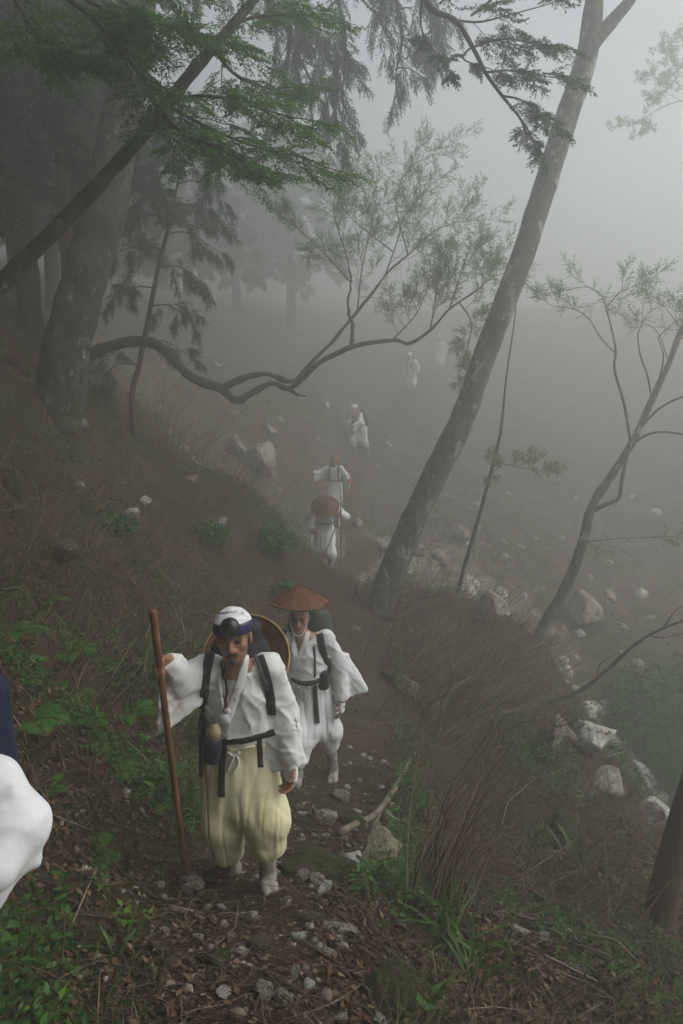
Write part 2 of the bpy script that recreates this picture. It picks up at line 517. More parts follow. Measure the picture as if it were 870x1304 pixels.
path = mesh_obj('path', np.concatenate([_pv, _pz[..., None]], -1).reshape(-1, 3), np.stack([_i * 17 + _j, _i * 17 + _j + 1, (_i + 1) * 17 + _j + 1, (_i + 1) * 17 + _j], -1).reshape(-1, 4), ground_material('trodden_earth', True))
props(path, 'narrow trodden trail of earth and crushed stone', None, None, 'structure')
# ------------------------------------------------------------------ trees
M = {}
M['bark_pale'] = mat('bark_pale_lichen', [(.022, .019, .015), (.06, .052, .042), (.12, .106, .088)], 9, .95, .05, 22, spots=[((.045, .055, .022), 2.5, .54), ((.27, .28, .24), 11, .60), ((.22, .23, .19), 4.5, .645)], stretch=(1, 1, .7))
M['bark_smooth'] = mat('bark_smooth_beech', [(.045, .044, .036), (.095, .092, .076), (.15, .146, .124)], 6, .95, .03, 20, spots=[((.05, .058, .032), 2.2, .54), ((.33, .335, .30), 5, .56), ((.03, .027, .022), 7, .60), ((.30, .30, .27), 14, .60)], stretch=(1, 1, .75))
M['bark_dark'] = mat('bark_dark', [(.018, .014, .011), (.045, .036, .028), (.075, .06, .048)], 9, .9, .02, 24, stretch=(1, 1, .35))
M['bark_red'] = mat('bark_reddish', [(.04, .022, .014), (.085, .048, .030), (.13, .08, .052)], 9, .85, .02, 20, stretch=(1, 1, .25))
M['twig'] = mat('twig_bark', [(.03, .023, .017), (.065, .05, .038)], 20, .9, .004, 40)
M['leaf_bright'] = mat('leaf_fresh_green', [(.060, .175, .020), (.11, .26, .034)], 6, .5, tint=(.5, 1.4), translucent=.5, spec=.35)
M['leaf_dark'] = mat('leaf_dark_green', [(.040, .085, .022), (.065, .125, .032)], 6, .55, tint=(.55, 1.3), translucent=.45)
M['leaf_conifer'] = mat('conifer_needles', [(.026, .056, .022), (.045, .085, .032)], 5, .6, tint=(.6, 1.3), translucent=.3)
M['leaf_pale'] = mat('leaf_pale_spring', [(.14, .22, .05), (.21, .30, .08)], 6, .6, tint=(.6, 1.3), translucent=.55)

LEAF = np.array([(0, 0, 0), (.42, .30, .07), (1, 0, -.02), (.42, -.30, .07)])
def leaves_arrays(base, dirs, nrm, size, width=1.0):
    """one folded leaf (two triangles) per row"""
    n = len(base)
    d = dirs / (np.linalg.norm(dirs, axis=1)[:, None] + 1e-9)
    s = np.cross(nrm, d); s /= np.linalg.norm(s, axis=1)[:, None] + 1e-9
    u = np.cross(d, s)
    V = (base[:, None, :] + size[:, None, None] * (LEAF[None, :, 0, None] * d[:, None, :] + width * LEAF[None, :, 1, None] * s[:, None, :] + LEAF[None, :, 2, None] * u[:, None, :]))
    o = (np.arange(n) * 4)[:, None]
    F = np.concatenate([o + np.array([0, 2, 1]), o + np.array([0, 3, 2])])
    return V.reshape(-1, 3), F

class Crown:
    def __init__(s):
        s.tw = []          # twig: start, dir, length
        s.wood = Geo()
    def twig(s, p, d, L):
        s.tw.append((*p, *d, L))
    def build(s, parent, leaf_mat, size, per=7, width=1.0, up=1.0, spread=.9, droop=0.0, twig_r=.0022, jit=.45, wood_mat='twig', name='crown'):
        A = np.array(s.tw)
        P, D, L = A[:, :3], A[:, 3:6], A[:, 6]
        # twig wood: three sided slivers
        e1 = np.cross(D, [0, 0, 1.0]) + 1e-4; e1 /= np.linalg.norm(e1, axis=1)[:, None]
        e2 = np.cross(D, e1)
        end = P + D * L[:, None] + np.array([0, 0, -1.0]) * (droop * L)[:, None]
        V = np.stack([P + e1 * twig_r, P - e1 * twig_r * .6 + e2 * twig_r, P - e1 * twig_r * .6 - e2 * twig_r, end], 1).reshape(-1, 3)
        o = (np.arange(len(A)) * 4)[:, None]
        s.wood.add(V, None, np.concatenate([o + np.array([0, 1, 3]), o + np.array([1, 2, 3]), o + np.array([2, 0, 3])]))
        w = s.wood.build('twigs', M[wood_mat], parent)
        w['kind'] = 'stuff'
        n = len(A)
        t = np.tile((np.arange(per) + .6) / per, n)
        R = np.repeat(np.arange(n), per)
        side = np.tile(np.where(np.arange(per) % 2 == 0, 1.0, -1.0), n)
        side[per - 1::per] = 0
        base = P[R] + D[R] * (L[R] * t)[:, None] + np.array([0, 0, -1.0]) * (droop * L[R] * t * t)[:, None]
        N = np.array([0, 0, up]) + RNG.normal(0, jit, (n * per, 3))
        sd = np.cross(N, D[R]); sd /= np.linalg.norm(sd, axis=1)[:, None] + 1e-9
        dr = D[R] * .75 + sd * (side * spread)[:, None] + RNG.normal(0, .22, (n * per, 3)) + np.array([0, 0, -droop * .7])
        sz = size * RNG.uniform(.6, 1.25, n * per)
        V, F = leaves_arrays(base, dr, N, sz, width)
        tint = np.repeat(np.clip(np.repeat(RNG.random(n), per) * .6 + RNG.random(n * per) * .4, 0, 1), 4)
        c = mesh_obj(name, V, F, M[leaf_mat], parent, smooth=False, tint=tint)
        return c

def rnd_unit():
    return unit(np.random.default_rng(random.randrange(1 << 30)).normal(0, 1, 3))

def sub_branch(cr, p, d, L, r, lvl, st):
    """a side branch with its own side twigs. st: n, angle, flat, lift, droop, ratio, wob"""
    n = 5 if lvl else 3
    pts = [np.array(p, float)]
    dd = np.array(d, float)
    for i in range(n):
        dd = unit(dd + rnd_unit() * st['wob'] + np.array([0, 0, st['lift'] - st['droop'] * (i / n)]))
        pts.append(pts[-1] + dd * L / n)
    pts = np.array(pts)
    cr.wood.tube(pts, np.linspace(r, r * .45, len(pts)), 4 if lvl < 2 else 5, cap=False)
    cnt = st['n'][lvl]
    tan = np.gradient(pts, axis=0)
    for k in range(cnt):
        t = .18 + .82 * (k + random.random() * .7) / cnt
        i = min(int(t * n), n - 1); f = t * n - i
        q = pts[i] * (1 - f) + pts[i + 1] * f
        tn = unit(tan[i])
        ax = unit(np.cross(tn, [0, 0, 1.0]) + 1e-3)
        if not st['flat']:
            rr = rnd_unit(); ax = unit(rr - tn * np.dot(rr, tn))
        sg = 1 if k % 2 else -1
        a = st['angle'] * random.uniform(.7, 1.2)
        cd = unit(tn * math.cos(a) + ax * sg * math.sin(a) + np.array([0, 0, random.uniform(-.12, .12) + st['lift'] - st['droop'] * .6]))
        ln = L * st['ratio'] * (1.15 - .7 * t) * random.uniform(.75, 1.2)
        if lvl == 0:
            cr.twig(q, cd, max(ln, st['min']))
        else:
            sub_branch(cr, q, cd, ln, r * .45, lvl - 1, st)
    if lvl == 0:
        cr.twig(pts[-1], dd, max(L * .3, st['min']))
    else:
        sub_branch(cr, pts[-1], dd, L * st['ratio'] * .7, r * .4, lvl - 1, st)

LAYER = dict(n=(5, 6, 6), angle=.85, flat=True, lift=.0, droop=.10, ratio=.5, wob=.22, min=.07)
FINE = dict(n=(5, 6, 5), angle=.8, flat=False, lift=.10, droop=.04, ratio=.55, wob=.30, min=.09)
HANG = dict(n=(5, 6, 6), angle=.75, flat=False, lift=-.06, droop=.40, ratio=.52, wob=.26, min=.09)

def limb_path(px, n=40):
    """px: (x, y, Y) places of the photograph with their distance"""
    return catmull([at(*p) for p in px], n)

def along(path, f):
    i = f * (len(path) - 1); k = min(int(i), len(path) - 2)
    return path[k] * (1 - i + k) + path[k + 1] * (i - k), unit(path[k + 1] - path[k])

def bough(cr, path, r0, r1, count, L, st, lvl=1, f0=.15, bias=None):
    cr.wood.tube(path, np.linspace(r0, r1, len(path)), 6, bump=.08, bscale=20)
    for k in range(count):
        f = f0 + (1 - f0) * (k + random.random() * .8) / count
        p, t = along(path, min(f, .999))
        ax = unit(np.cross(t, [0, 0, 1.0]))
        sg = 1 if k % 2 else -1
        if st['flat']:
            d = t * .75 + ax * sg * random.uniform(.5, .95) + np.array([0, 0, random.uniform(-.25, .12)])
        else:
            d = t * .5 + rnd_unit() * .9 + np.array([0, 0, .25])
        if bias is not None: d = d + np.array(bias)
        sub_branch(cr, p, unit(d), L * random.uniform(.65, 1.15) * (1.1 - .5 * f), max(r1, .004), lvl, st)
    p, t = along(path, .999)
    sub_branch(cr, p, t, L * .7, r1, lvl, st)

def trunk(parent, path, radii, m, sides=18, bump=.10, bscale=5, name='trunk', flare=0.0):
    g = Geo()
    n = len(path)
    r = np.interp(np.linspace(0, 1, n), np.linspace(0, 1, len(radii)), radii)
    if flare:
        r = r * (1 + flare * np.exp(-np.linspace(0, 1, n) * 22))
    g.tube(path, r, sides, bump=bump, bscale=bscale, seed=random.random() * 50)
    return g.build(name, M[m], parent)

def to_ground(px_pts, drop=.25):
    """start a trunk under the ground below its first point"""
    p = [at(*q) for q in px_pts]
    b = p[0].copy(); b[2] = min(float(hgt(b[0], b[1])) - drop, b[2] - .05)
    return [b] + p

# a: the big mossy trunk on the bank
pts = to_ground([(70, 545, 10.1), (77, 510, 10.1), (87, 430, 10.1), (112, 340, 10.15), (134, 265, 10.2), (155, 150, 10.3), (170, 70, 10.4), (190, -40, 10.5), (225, -190, 10.6)])
tA = empty('lichened_tree', pts[0])
props(tA, 'thick leaning trunk with pale lichen on the bank, drooping conifer boughs above', 'tree')
pa = catmull(pts, 90)
trunk(tA, pa, [.33, .30, .29, .275, .258, .24, .21, .16, .06], 'bark_pale', 30, .11, 6, flare=.3)
cr = Crown()
random.seed(21)
for bp, cnt, L in [
    ([(190, -40, 10.5), (260, -75, 10.8), (340, -70, 11.1), (420, -40, 11.5), (480, 20, 11.8)], 12, 1.0),
    ([(180, 10, 10.5), (250, -30, 10.9), (320, -30, 11.2), (380, 20, 11.6), (430, 90, 11.9)], 11, .9),
    ([(340, -70, 11.1), (430, -90, 11.4), (500, -60, 11.7), (545, 0, 12.0)], 9, .95),
    ([(320, -30, 11.2), (360, 30, 11.8), (395, 100, 12.2)], 7, .8),
    ([(400, -60, 11.4), (430, 0, 11.9), (440, 60, 12.1), (436, 120, 12.2)], 9, .8),
    ([(470, -70, 11.6), (500, -10, 11.9), (512, 45, 12.1), (505, 90, 12.2)], 9, .75),
    ([(350, -50, 11.2), (368, 20, 11.6), (366, 80, 11.8), (355, 125, 11.9)], 8, .7),
    ([(432, 70, 12.0), (424, 120, 12.2), (430, 165, 12.3)], 7, .6),
    ([(530, -50, 11.9), (546, 5, 12.1), (550, 45, 12.2)], 7, .6),
    ([(170, 70, 10.4), (120, -20, 10.2), (60, -70, 10.0), (-10, -70, 9.8)], 9, .9),
    ([(190, -40, 10.5), (150, -120, 9.8), (90, -160, 9.0), (20, -170, 8.2)], 9, 1.1),
    ([(205, -110, 10.6), (260, -150, 9.6), (320, -170, 8.6)], 9, 1.2),
    ([(205, -110, 10.6), (260, -190, 12), (300, -200, 13.6)], 8, 1.2),
    ([(200, -90, 10.6), (120, -150, 12), (40, -170, 13.5)], 8, 1.2)]:
    bough(cr, limb_path(bp, 16), .05, .012, cnt, L, HANG, 1, .12)
cr.build(tA, 'leaf_conifer', .055, per=10, width=.4, up=.5, droop=.5, spread=.7, wood_mat='bark_dark')

# b: twin straight trunks behind it
for lab, nm, pp, rr in [
    ('straight dark trunk behind the lichened tree, outer one of the pair', 'conifer_tree', [(92, 420, 13.2), (86, 340, 13.2), (80, 220, 13.2), (76, 120, 13.2), (76, 30, 13.2), (78, -80, 13.3), (80, -150, 13.4)], [.13, .11, .105, .10, .09, .07, .04]),
    ('straight dark trunk behind the lichened tree, inner one of the pair', 'conifer_tree', [(100, 420, 13.5), (97, 340, 13.5), (94, 220, 13.5), (92, 120, 13.5), (91, 30, 13.5), (92, -80, 13.6), (94, -150, 13.7)], [.15, .135, .13, .12, .11, .08, .04])]:
    pts = to_ground(pp)
    t = empty(nm, pts[0]); props(t, lab, 'tree', 'pair of straight trunks')
    pth = catmull(pts, 50)
    trunk(t, pth, rr, 'bark_red' if 'outer' in lab else 'bark_dark', 14, .08, 6)
    cr = Crown()
    for f in np.linspace(.72, .99, 9):
        p, d = along(pth, f)
        a = random.uniform(0, 6.28)
        e = p + np.array([math.cos(a), math.sin(a), -.1]) * random.uniform(1.1, 1.7)
        bough(cr, catmull([p, (p + e) / 2 + np.array([0, 0, .12]), e], 8), .025, .008, 6, .7, HANG, 1, .2)
    cr.build(t, 'leaf_conifer', .09, per=7, width=.55, up=.5, droop=.5, wood_mat='bark_dark')

# c: the slanting tree with fresh green sprays, nearer than the big trunk
tC_pts = [np.array([-3.75, 5.3, -1.6])] + [at(*q) for q in [(-45, 410, 5.6), (-5, 368, 5.7), (60, 303, 5.85), (130, 230, 6.0), (200, 150, 6.15), (250, 85, 6.3), (300, 28, 6.4), (345, -30, 6.5), (385, -95, 6.6)]]
tC_pts[0][2] = float(hgt(-3.75, 5.3)) - .2
tC = empty('leaning_tree', tC_pts[0])
props(tC, 'slender tree slanting across the big trunk, hung with fresh green leaf sprays', 'tree')
pc = catmull(tC_pts, 80)
trunk(tC, pc, [.085, .066, .058, .055, .05, .045, .038, .028, .012], 'bark_pale', 12, .14, 11)
cr = Crown()
random.seed(5)
for bp, cnt, L, lv in [
    ([(215, 130, 6.15), (262, 122, 6.05), (320, 135, 6.0), (372, 150, 5.95)], 10, .46, 1),
    ([(215, 135, 6.15), (260, 160, 6.0), (320, 185, 5.9), (385, 200, 5.85)], 11, .50, 1),
    ([(190, 120, 6.1), (225, 165, 5.85), (270, 185, 5.7), (330, 215, 5.6)], 10, .40, 1),
    ([(200, 150, 6.15), (232, 170, 6.3), (275, 195, 6.4), (305, 208, 6.5)], 7, .34, 1),
    ([(75, -10, 5.5), (120, 25, 5.6), (165, 80, 5.7), (205, 125, 5.8)], 12, .45, 1),
    ([(40, -30, 5.4), (100, -5, 5.5), (150, 20, 5.6), (215, 45, 5.8)], 12, .48, 1),
    ([(120, -20, 5.8), (180, 15, 5.9), (240, 40, 6.1), (300, 60, 6.2)], 10, .45, 1),
    ([(10, -30, 5.5), (25, 10, 5.4), (50, 45, 5.4), (95, 70, 5.5)], 9, .36, 1),
    ([(130, 40, 6.4), (110, 60, 6.5), (60, 52, 6.5), (15, 62, 6.5)], 9, .36, 1),
    ([(300, 28, 6.4), (340, 20, 6.6), (400, 22, 6.8)], 6, .40, 1),
    ([(270, 60, 6.35), (300, 95, 6.5), (340, 112, 6.7), (375, 110, 6.8)], 7, .36, 1),
    ([(0, -60, 5.4), (60, -70, 5.2), (140, -60, 5.0), (240, -50, 5.2), (330, -30, 5.6)], 13, .55, 1)]:
    bough(cr, limb_path(bp, 14), .016, .005, cnt, L, LAYER, lv, .1)
cr.build(tC, 'leaf_bright', .028, per=9, width=.85, up=1.1, droop=.12, twig_r=.0018)

# d: hazy conifer sapling between the trunks
pts = to_ground([(168, 505, 12.2), (176, 470, 12.2), (190, 400, 12.2), (203, 335, 12.2), (216, 285, 12.2), (226, 235, 12.25), (232, 190, 12.3)])
tD = empty('conifer_sapling', pts[0]); props(tD, 'thin reddish sapling with drooping grey-green foliage beside the lichened trunk', 'tree')
pd = catmull(pts, 40)
trunk(tD, pd, [.055, .045, .04, .035, .028, .018, .006], 'bark_red', 9, .1, 10)
cr = Crown(); random.seed(9)
for f, dx, L in [(.30, -.5, .55), (.36, .45, .45), (.45, .5, .5), (.5, -.45, .5), (.56, .55, .55), (.62, -.55, .6), (.68, .6, .6), (.74, -.6, .65), (.78, .5, .6), (.82, -.6, .6), (.86, .6, .6), (.9, -.55, .55), (.95, .45, .5), (.99, -.3, .4)]:
    p, d = along(pd, f)
    e = p + np.array([dx * random.uniform(.9, 1.4), random.uniform(-.4, .4), -.18])
    bough(cr, catmull([p, (p + e) / 2 + np.array([0, 0, .1]), e], 8), .014, .005, 5, L * .75, HANG, 1, .25)
cr.build(tD, 'leaf_conifer', .045, per=9, width=.4, up=.5, droop=.5, spread=.7, wood_mat='twig')

# e: the crooked tree that reaches out over the gully
pts = [np.array(at(96, 490, 12.2))] + [at(*q) for q in [(112, 457, 12.2), (145, 440, 12.2), (183, 434, 12.2), (213, 448, 12.25), (240, 478, 12.3), (265, 489, 12.3), (287, 497, 12.35)]]
pts[0][2] = float(hgt(pts[0][0], pts[0][1])) - .2
tE = empty('crooked_tree', pts[0]); props(tE, 'crooked low tree with winding bare limbs and pale fine leaves over the gully', 'tree')
pe = catmull(pts, 60)
trunk(tE, pe, [.10, .09, .075, .082, .068, .072, .058], 'bark_dark', 12, .18, 11)
cr = Crown(); random.seed(31)
EL = {
    'up': ([(282, 496, 12.35), (303, 485, 12.4), (338, 476, 12.4), (371, 486, 12.45), (392, 468, 12.6), (420, 438, 12.8), (455, 398, 13.0), (490, 352, 13.2), (520, 325, 13.3)], .055, .014),
    'low': ([(285, 498, 12.35), (302, 511, 12.3), (322, 500, 12.3), (346, 488, 12.3), (370, 494, 12.3), (408, 461, 12.2), (450, 442, 12.2), (500, 433, 12.2), (522, 438, 12.2), (548, 420, 12.2), (572, 395, 12.3), (605, 372, 12.3)], .06, .012),
    'riser': ([(447, 443, 12.2), (449, 418, 12.3), (443, 390, 12.4), (447, 360, 12.5), (440, 320, 12.6)], .03, .010),
    'stub': ([(366, 494, 12.3), (378, 502, 12.25), (390, 505, 12.2)], .03, .010),
}
for k, (bp, r0, r1) in EL.items():
    g = Geo(); pth = limb_path(bp, 50)
    g.tube(pth + np.stack([.012 * vnoise(np.arange(50) * .45, 3 + r0 * 90), .012 * vnoise(np.arange(50) * .45, 13), .012 * vnoise(np.arange(50) * .45, 23 + r0 * 50)], 1), np.linspace(r0, r1, 50) * (1 + .22 * vnoise(np.arange(50) * .5, 7 + r0 * 70)), 9, bump=.16, bscale=14)
    g.build('limb', M['bark_dark'], tE)
for bp, cnt, L in [
    ([(520, 325, 13.3), (545, 300, 13.4), (575, 285, 13.5), (610, 280, 13.5)], 8, .75),
    ([(490, 352, 13.2), (505, 310, 13.3), (515, 275, 13.4), (540, 245, 13.5)], 9, .8),
    ([(455, 398, 13.0), (460, 350, 13.0), (470, 300, 13.1), (480, 250, 13.1)], 9, .75),
    ([(440, 320, 12.6), (430, 290, 12.7), (425, 260, 12.8), (440, 225, 12.8)], 8, .7),
    ([(447, 360, 12.5), (420, 330, 12.5), (390, 300, 12.6), (360, 275, 12.6)], 7, .6),
    ([(605, 372, 12.3), (625, 355, 12.4), (650, 345, 12.5)], 6, .6),
    ([(572, 395, 12.3), (590, 340, 12.3), (600, 310, 12.4)], 7, .65),
    ([(548, 420, 12.2), (555, 380, 12.2), (560, 340, 12.2)], 6, .55),
    ([(585, 385, 12.3), (600, 410, 12.2), (595, 445, 12.1), (585, 470, 12.1)], 6, .4),
    ([(520, 325, 13.3), (505, 260, 13.6), (520, 215, 13.8), (560, 195, 13.8)], 8, .8),
    ([(500, 320, 13.3), (450, 280, 13.4), (420, 240, 13.5)], 7, .7),
    ([(500, 433, 12.2), (530, 400, 12.3), (545, 365, 12.4)], 5, .5)]:
    bough(cr, limb_path(bp, 12), .013, .004, cnt + 3, L * 1.05, FINE, 1, .1)
cr.build(tE, 'leaf_pale', .030, per=8, width=.85, up=.9, spread=1.0, jit=.6, wood_mat='twig')

# g: tree beside the camera whose limb hangs into the picture from above
gb = np.array([-2.75, 1.9, float(hgt(-2.75, 1.9)) - .2])
tG = empty('overhanging_tree', gb); props(tG, 'dark green layered branch hanging in from the top edge beside the big grey trunk', 'tree')
pg = catmull([gb, gb + [.1, .2, 1.6], gb + [.35, .5, 3.4], gb + [.8, 1.0, 5.2], gb + [1.2, 1.6, 6.6]], 40)
trunk(tG, pg, [.2, .17, .15, .12, .05], 'bark_dark', 14, .1, 7)
cr = Crown(); random.seed(14)
p0, _ = along(pg, .68)
main = np.vstack([catmull([p0, p0 + [.6, 1.6, .9], at(440, -190, 6.2), at(500, -80, 7.2), at(540, -5, 7.5)], 24)[:-1],
                  limb_path([(540, -5, 7.5), (552, 14, 7.5), (580, 26, 7.5), (602, 60, 7.5), (620, 95, 7.5), (642, 125, 7.5), (662, 150, 7.5), (672, 175, 7.5)], 26)])
cr.wood.tube(main, np.linspace(.05, .007, len(main)), 7, bump=.12, bscale=15)
for bp, cnt, L in [
    ([(580, 26, 7.5), (610, 28, 7.45), (645, 20, 7.4), (700, 5, 7.3)], 8, .5),
    ([(602, 60, 7.5), (640, 50, 7.5), (680, 55, 7.4)], 7, .42),
    ([(620, 92, 7.5), (650, 90, 7.5), (700, 98, 7.4)], 8, .36),
    ([(640, 122, 7.5), (665, 128, 7.45), (690, 150, 7.4)], 7, .32),
    ([(662, 150, 7.5), (672, 165, 7.5), (680, 185, 7.5)], 4, .22),
    ([(538, -5, 7.5), (536, 30, 7.6), (545, 55, 7.6), (570, 84, 7.6)], 2, .15),
    ([(600, 20, 7.5), (640, -10, 7.5), (690, -35, 7.4)], 9, .6),
    ([(560, 5, 7.5), (590, -25, 7.5), (640, -50, 7.5)], 8, .6),
    ([(602, 58, 7.5), (590, 75, 7.5), (625, 88, 7.5)], 3, .2)]:
    bough(cr, limb_path(bp, 12), .011, .004, max(2, int(cnt * .62)), L * 1.05, LAYER, 1, .12)
for k in range(9):                 # the rest of its crown, above the picture
    p, d = along(pg, random.uniform(.45, .98))
    a = random.uniform(0, 6.28)
    e = p + np.array([math.cos(a), math.sin(a), .22]) * random.uniform(1.4, 2.6)
    bough(cr, catmull([p, (p + e) / 2 + np.array([0, 0, .2]), e], 8), .03, .008, 8, .9, LAYER, 1, .2)
cr.build(tG, 'leaf_dark', .030, per=9, width=.85, up=1.1, droop=.1)

# h: the tall leaning beech right of the trail
ph_px = [(478, 790, 11.0), (492, 748, 11.0), (514, 692, 11.0), (545, 622, 11.0), (584, 545, 11.0), (612, 468, 11.0), (640, 392, 11.0), (668, 320, 11.05), (690, 250, 11.1), (712, 180, 11.1), (735, 112, 11.15), (750, 55, 11.2), (757, 0, 11.2), (762, -70, 11.3), (770, -160, 11.3)]
pts = to_ground(ph_px, .3)
tH = empty('beech_tree', pts[0]); props(tH, 'tall grey leaning trunk with a forked top rising beside the trail', 'tree')
ph = catmull(pts, 110)
trunk(tH, ph, [.235, .20, .19, .182, .172, .164, .158, .152, .150, .146, .138, .125, .10, .06], 'bark_smooth', 26, .085, 5, flare=.35)
g = Geo(); fk = limb_path([(749, 62, 11.2), (763, 45, 11.2), (784, 22, 11.2), (808, -8, 11.2), (850, -80, 11.3)], 24)
g.tube(fk, np.linspace(.115, .05, 24), 14, bump=.06, bscale=5); g.build('limb', M['bark_smooth'], tH)
cr = Crown(); random.seed(3)
for src in (ph[-14:], fk[-10:]):
    for k in range(6):
        p, d = along(src, random.uniform(.3, 1)); a = random.uniform(0, 6.28)
        e = p + np.array([math.cos(a), math.sin(a), .4]) * random.uniform(.9, 1.5)
        bough(cr, catmull([p, (p + e) / 2 + np.array([0, 0, .15]), e], 8), .025, .008, 5, .6, FINE, 1, .25)
cr.build(tH, 'leaf_pale', .05, per=6, width=.85, jit=.6)

# i: thin sapling right of it
pts = to_ground([(577, 785, 12), (588, 735, 12), (608, 665, 12), (625, 602, 12), (638, 545, 12), (645, 480, 12.05), (655, 410, 12.1), (660, 360, 12.1)])
tI = empty('thin_sapling', pts[0]); props(tI, 'very thin bare sapling with one small leafy side twig beside the tall beech', 'tree')
pi_ = catmull(pts, 50)
trunk(tI, pi_, [.045, .036, .032, .028, .022, .016, .010, .006], 'bark_dark', 8, .12, 14)
cr = Crown(); random.seed(8)
bough(cr, limb_path([(622, 606, 12), (640, 592, 11.9), (665, 596, 11.8), (692, 600, 11.8)], 10), .009, .003, 4, .3, FINE, 1, .35)
bough(cr, limb_path([(640, 545, 12), (634, 575, 11.9), (628, 602, 11.9)], 8), .007, .003, 2, .2, FINE, 1, .35)
cr.build(tI, 'leaf_pale', .045, per=5, width=.8, jit=.6)

# j: slender tree at the right with several stems
pts = to_ground([(668, 845, 10.8), (690, 800, 10.8), (720, 750, 10.8), (741, 695, 10.85), (754, 645, 10.9), (785, 597, 11), (808, 558, 11.05), (830, 510, 11.1), (852, 462, 11.2), (868, 420, 11.2), (895, 360, 11.3), (930, 280, 11.4)])
tJ = empty('slender_tree', pts[0]); props(tJ, 'slender pale leaning tree with thin twisting side branches on the lower slope', 'tree')
pj = catmull(pts, 80)
trunk(tJ, pj, [.105, .085, .08, .075, .068, .06, .052, .046, .042, .038, .03, .015], 'bark_smooth', 12, .14, 9, flare=.2)
cr = Crown(); random.seed(18)
JL = [([(756, 650, 10.9), (772, 642, 10.8), (788, 634, 10.75), (792, 612, 10.8), (797, 588, 10.9), (806, 556, 11)], .035, .02),
      ([(803, 562, 11), (795, 515, 10.9), (783, 472, 10.8), (784, 445, 10.8), (778, 415, 10.8), (772, 392, 10.8)], .022, .010),
      ([(784, 450, 10.8), (765, 430, 10.7), (752, 408, 10.7)], .010, .006),
      ([(809, 562, 11.05), (826, 553, 10.9), (847, 550, 10.8), (885, 556, 10.7)], .022, .010),
      ([(815, 545, 11.05), (840, 520, 10.9), (870, 505, 10.8), (900, 500, 10.7)], .02, .010),
      ([(830, 510, 11.1), (825, 480, 11.2), (815, 450, 11.3), (812, 425, 11.4)], .016, .008),
      ([(838, 490, 11.1), (845, 455, 11.0), (838, 430, 10.9)], .014, .007)]
for bp, r0, r1 in JL:
    g = Geo(); pth = limb_path(bp, 22); g.tube(pth, np.linspace(r0, r1, 22), 7, bump=.1, bscale=14); g.build('limb', M['bark_smooth'], tJ)
for bp, cnt, L in [
    ([(772, 392, 10.8), (765, 375, 10.8), (745, 365, 10.9), (715, 372, 11)], 6, .5), ([(772, 392, 10.8), (790, 372, 10.8), (815, 362, 10.8)], 6, .5),
    ([(812, 425, 11.4), (825, 400, 11.4), (850, 385, 11.4)], 6, .5), ([(838, 430, 10.9), (860, 410, 10.8), (885, 400, 10.7)], 6, .5),
    ([(852, 462, 11.2), (835, 420, 11.3), (800, 405, 11.4)], 6, .5), ([(752, 408, 10.7), (735, 395, 10.7), (705, 390, 10.7)], 5, .4),
    ([(868, 420, 11.2), (850, 395, 11.3), (835, 380, 11.4)], 5, .4), ([(745, 690, 10.85), (800, 685, 10.7), (860, 683, 10.5)], 5, .4)]:
    bough(cr, limb_path(bp, 10), .008, .003, max(2, cnt - 3), L, FINE, 1, .15)
cr.build(tJ, 'leaf_pale', .03, per=4, width=.85, jit=.6, wood_mat='twig')

# k: reddish trunk at the lower right edge
pts = to_ground([(842, 1160, 5.1), (850, 1118, 5.1), (866, 1060, 5.1), (888, 985, 5.15), (925, 870, 5.2), (980, 700, 5.3), (1040, 480, 5.4)], .3)
tK = empty('reddish_tree', pts[0]); props(tK, 'reddish brown trunk cut off by the frame at the lower slope', 'tree')
pk = catmull(pts, 50)
trunk(tK, pk, [.135, .108, .104, .10, .095, .085, .07, .03], 'bark_red', 16, .05, 6, flare=.2)
cr = Crown(); random.seed(41)
for k in range(5):
    p, d = along(pk, random.uniform(.8, 1)); a = random.uniform(-1.2, 1.2)
    e = p + np.array([math.cos(a), math.sin(a), .5]) * random.uniform(.8, 1.3)
    bough(cr, catmull([p, (p + e) / 2, e], 6), .02, .008, 4, .5, FINE, 1, .25)
cr.build(tK, 'leaf_pale', .05, per=6, width=.85, jit=.6)

# l: tree beyond the right edge, only its hazy bough is seen
lb = np.array([13.6, 24.0, float(hgt(13.6, 24.0)) - .3])
tL = empty('valley_tree', lb); props(tL, 'faint pale leaf sprays in the mist at the upper right edge', 'tree')
pl = catmull([lb, lb + [-.1, 0, 4], lb + [.1, .2, 8], lb + [-.2, .1, 13]], 40)
trunk(tL, pl, [.2, .17, .13, .05], 'bark_smooth', 12, .08, 6)
cr = Crown(); random.seed(6)
for bp, cnt, L in [([(980, 100, 23.8), (910, 125, 23.4), (860, 130, 23), (820, 150, 22.6)], 9, 1.1), ([(980, 40, 23.8), (910, 60, 23.4), (855, 95, 23)], 8, 1.0), ([(960, 0, 23.8), (900, 30, 23.5), (872, 50, 23.3)], 6, .9)]:
    bough(cr, limb_path(bp, 12), .03, .008, cnt, L, FINE, 1, .1)
for f in (.6, .7, .8, .9, .98):
    p, d = along(pl, f)
    for s in range(2):
        a = random.uniform(-1.3, 1.3); e = p + np.array([math.cos(a), math.sin(a), .3]) * 1.6
        bough(cr, catmull([p, (p + e) / 2, e], 6), .025, .008, 5, .8, FINE, 1, .2)
cr.build(tL, 'leaf_pale', .085, per=6, width=.85, jit=.6)

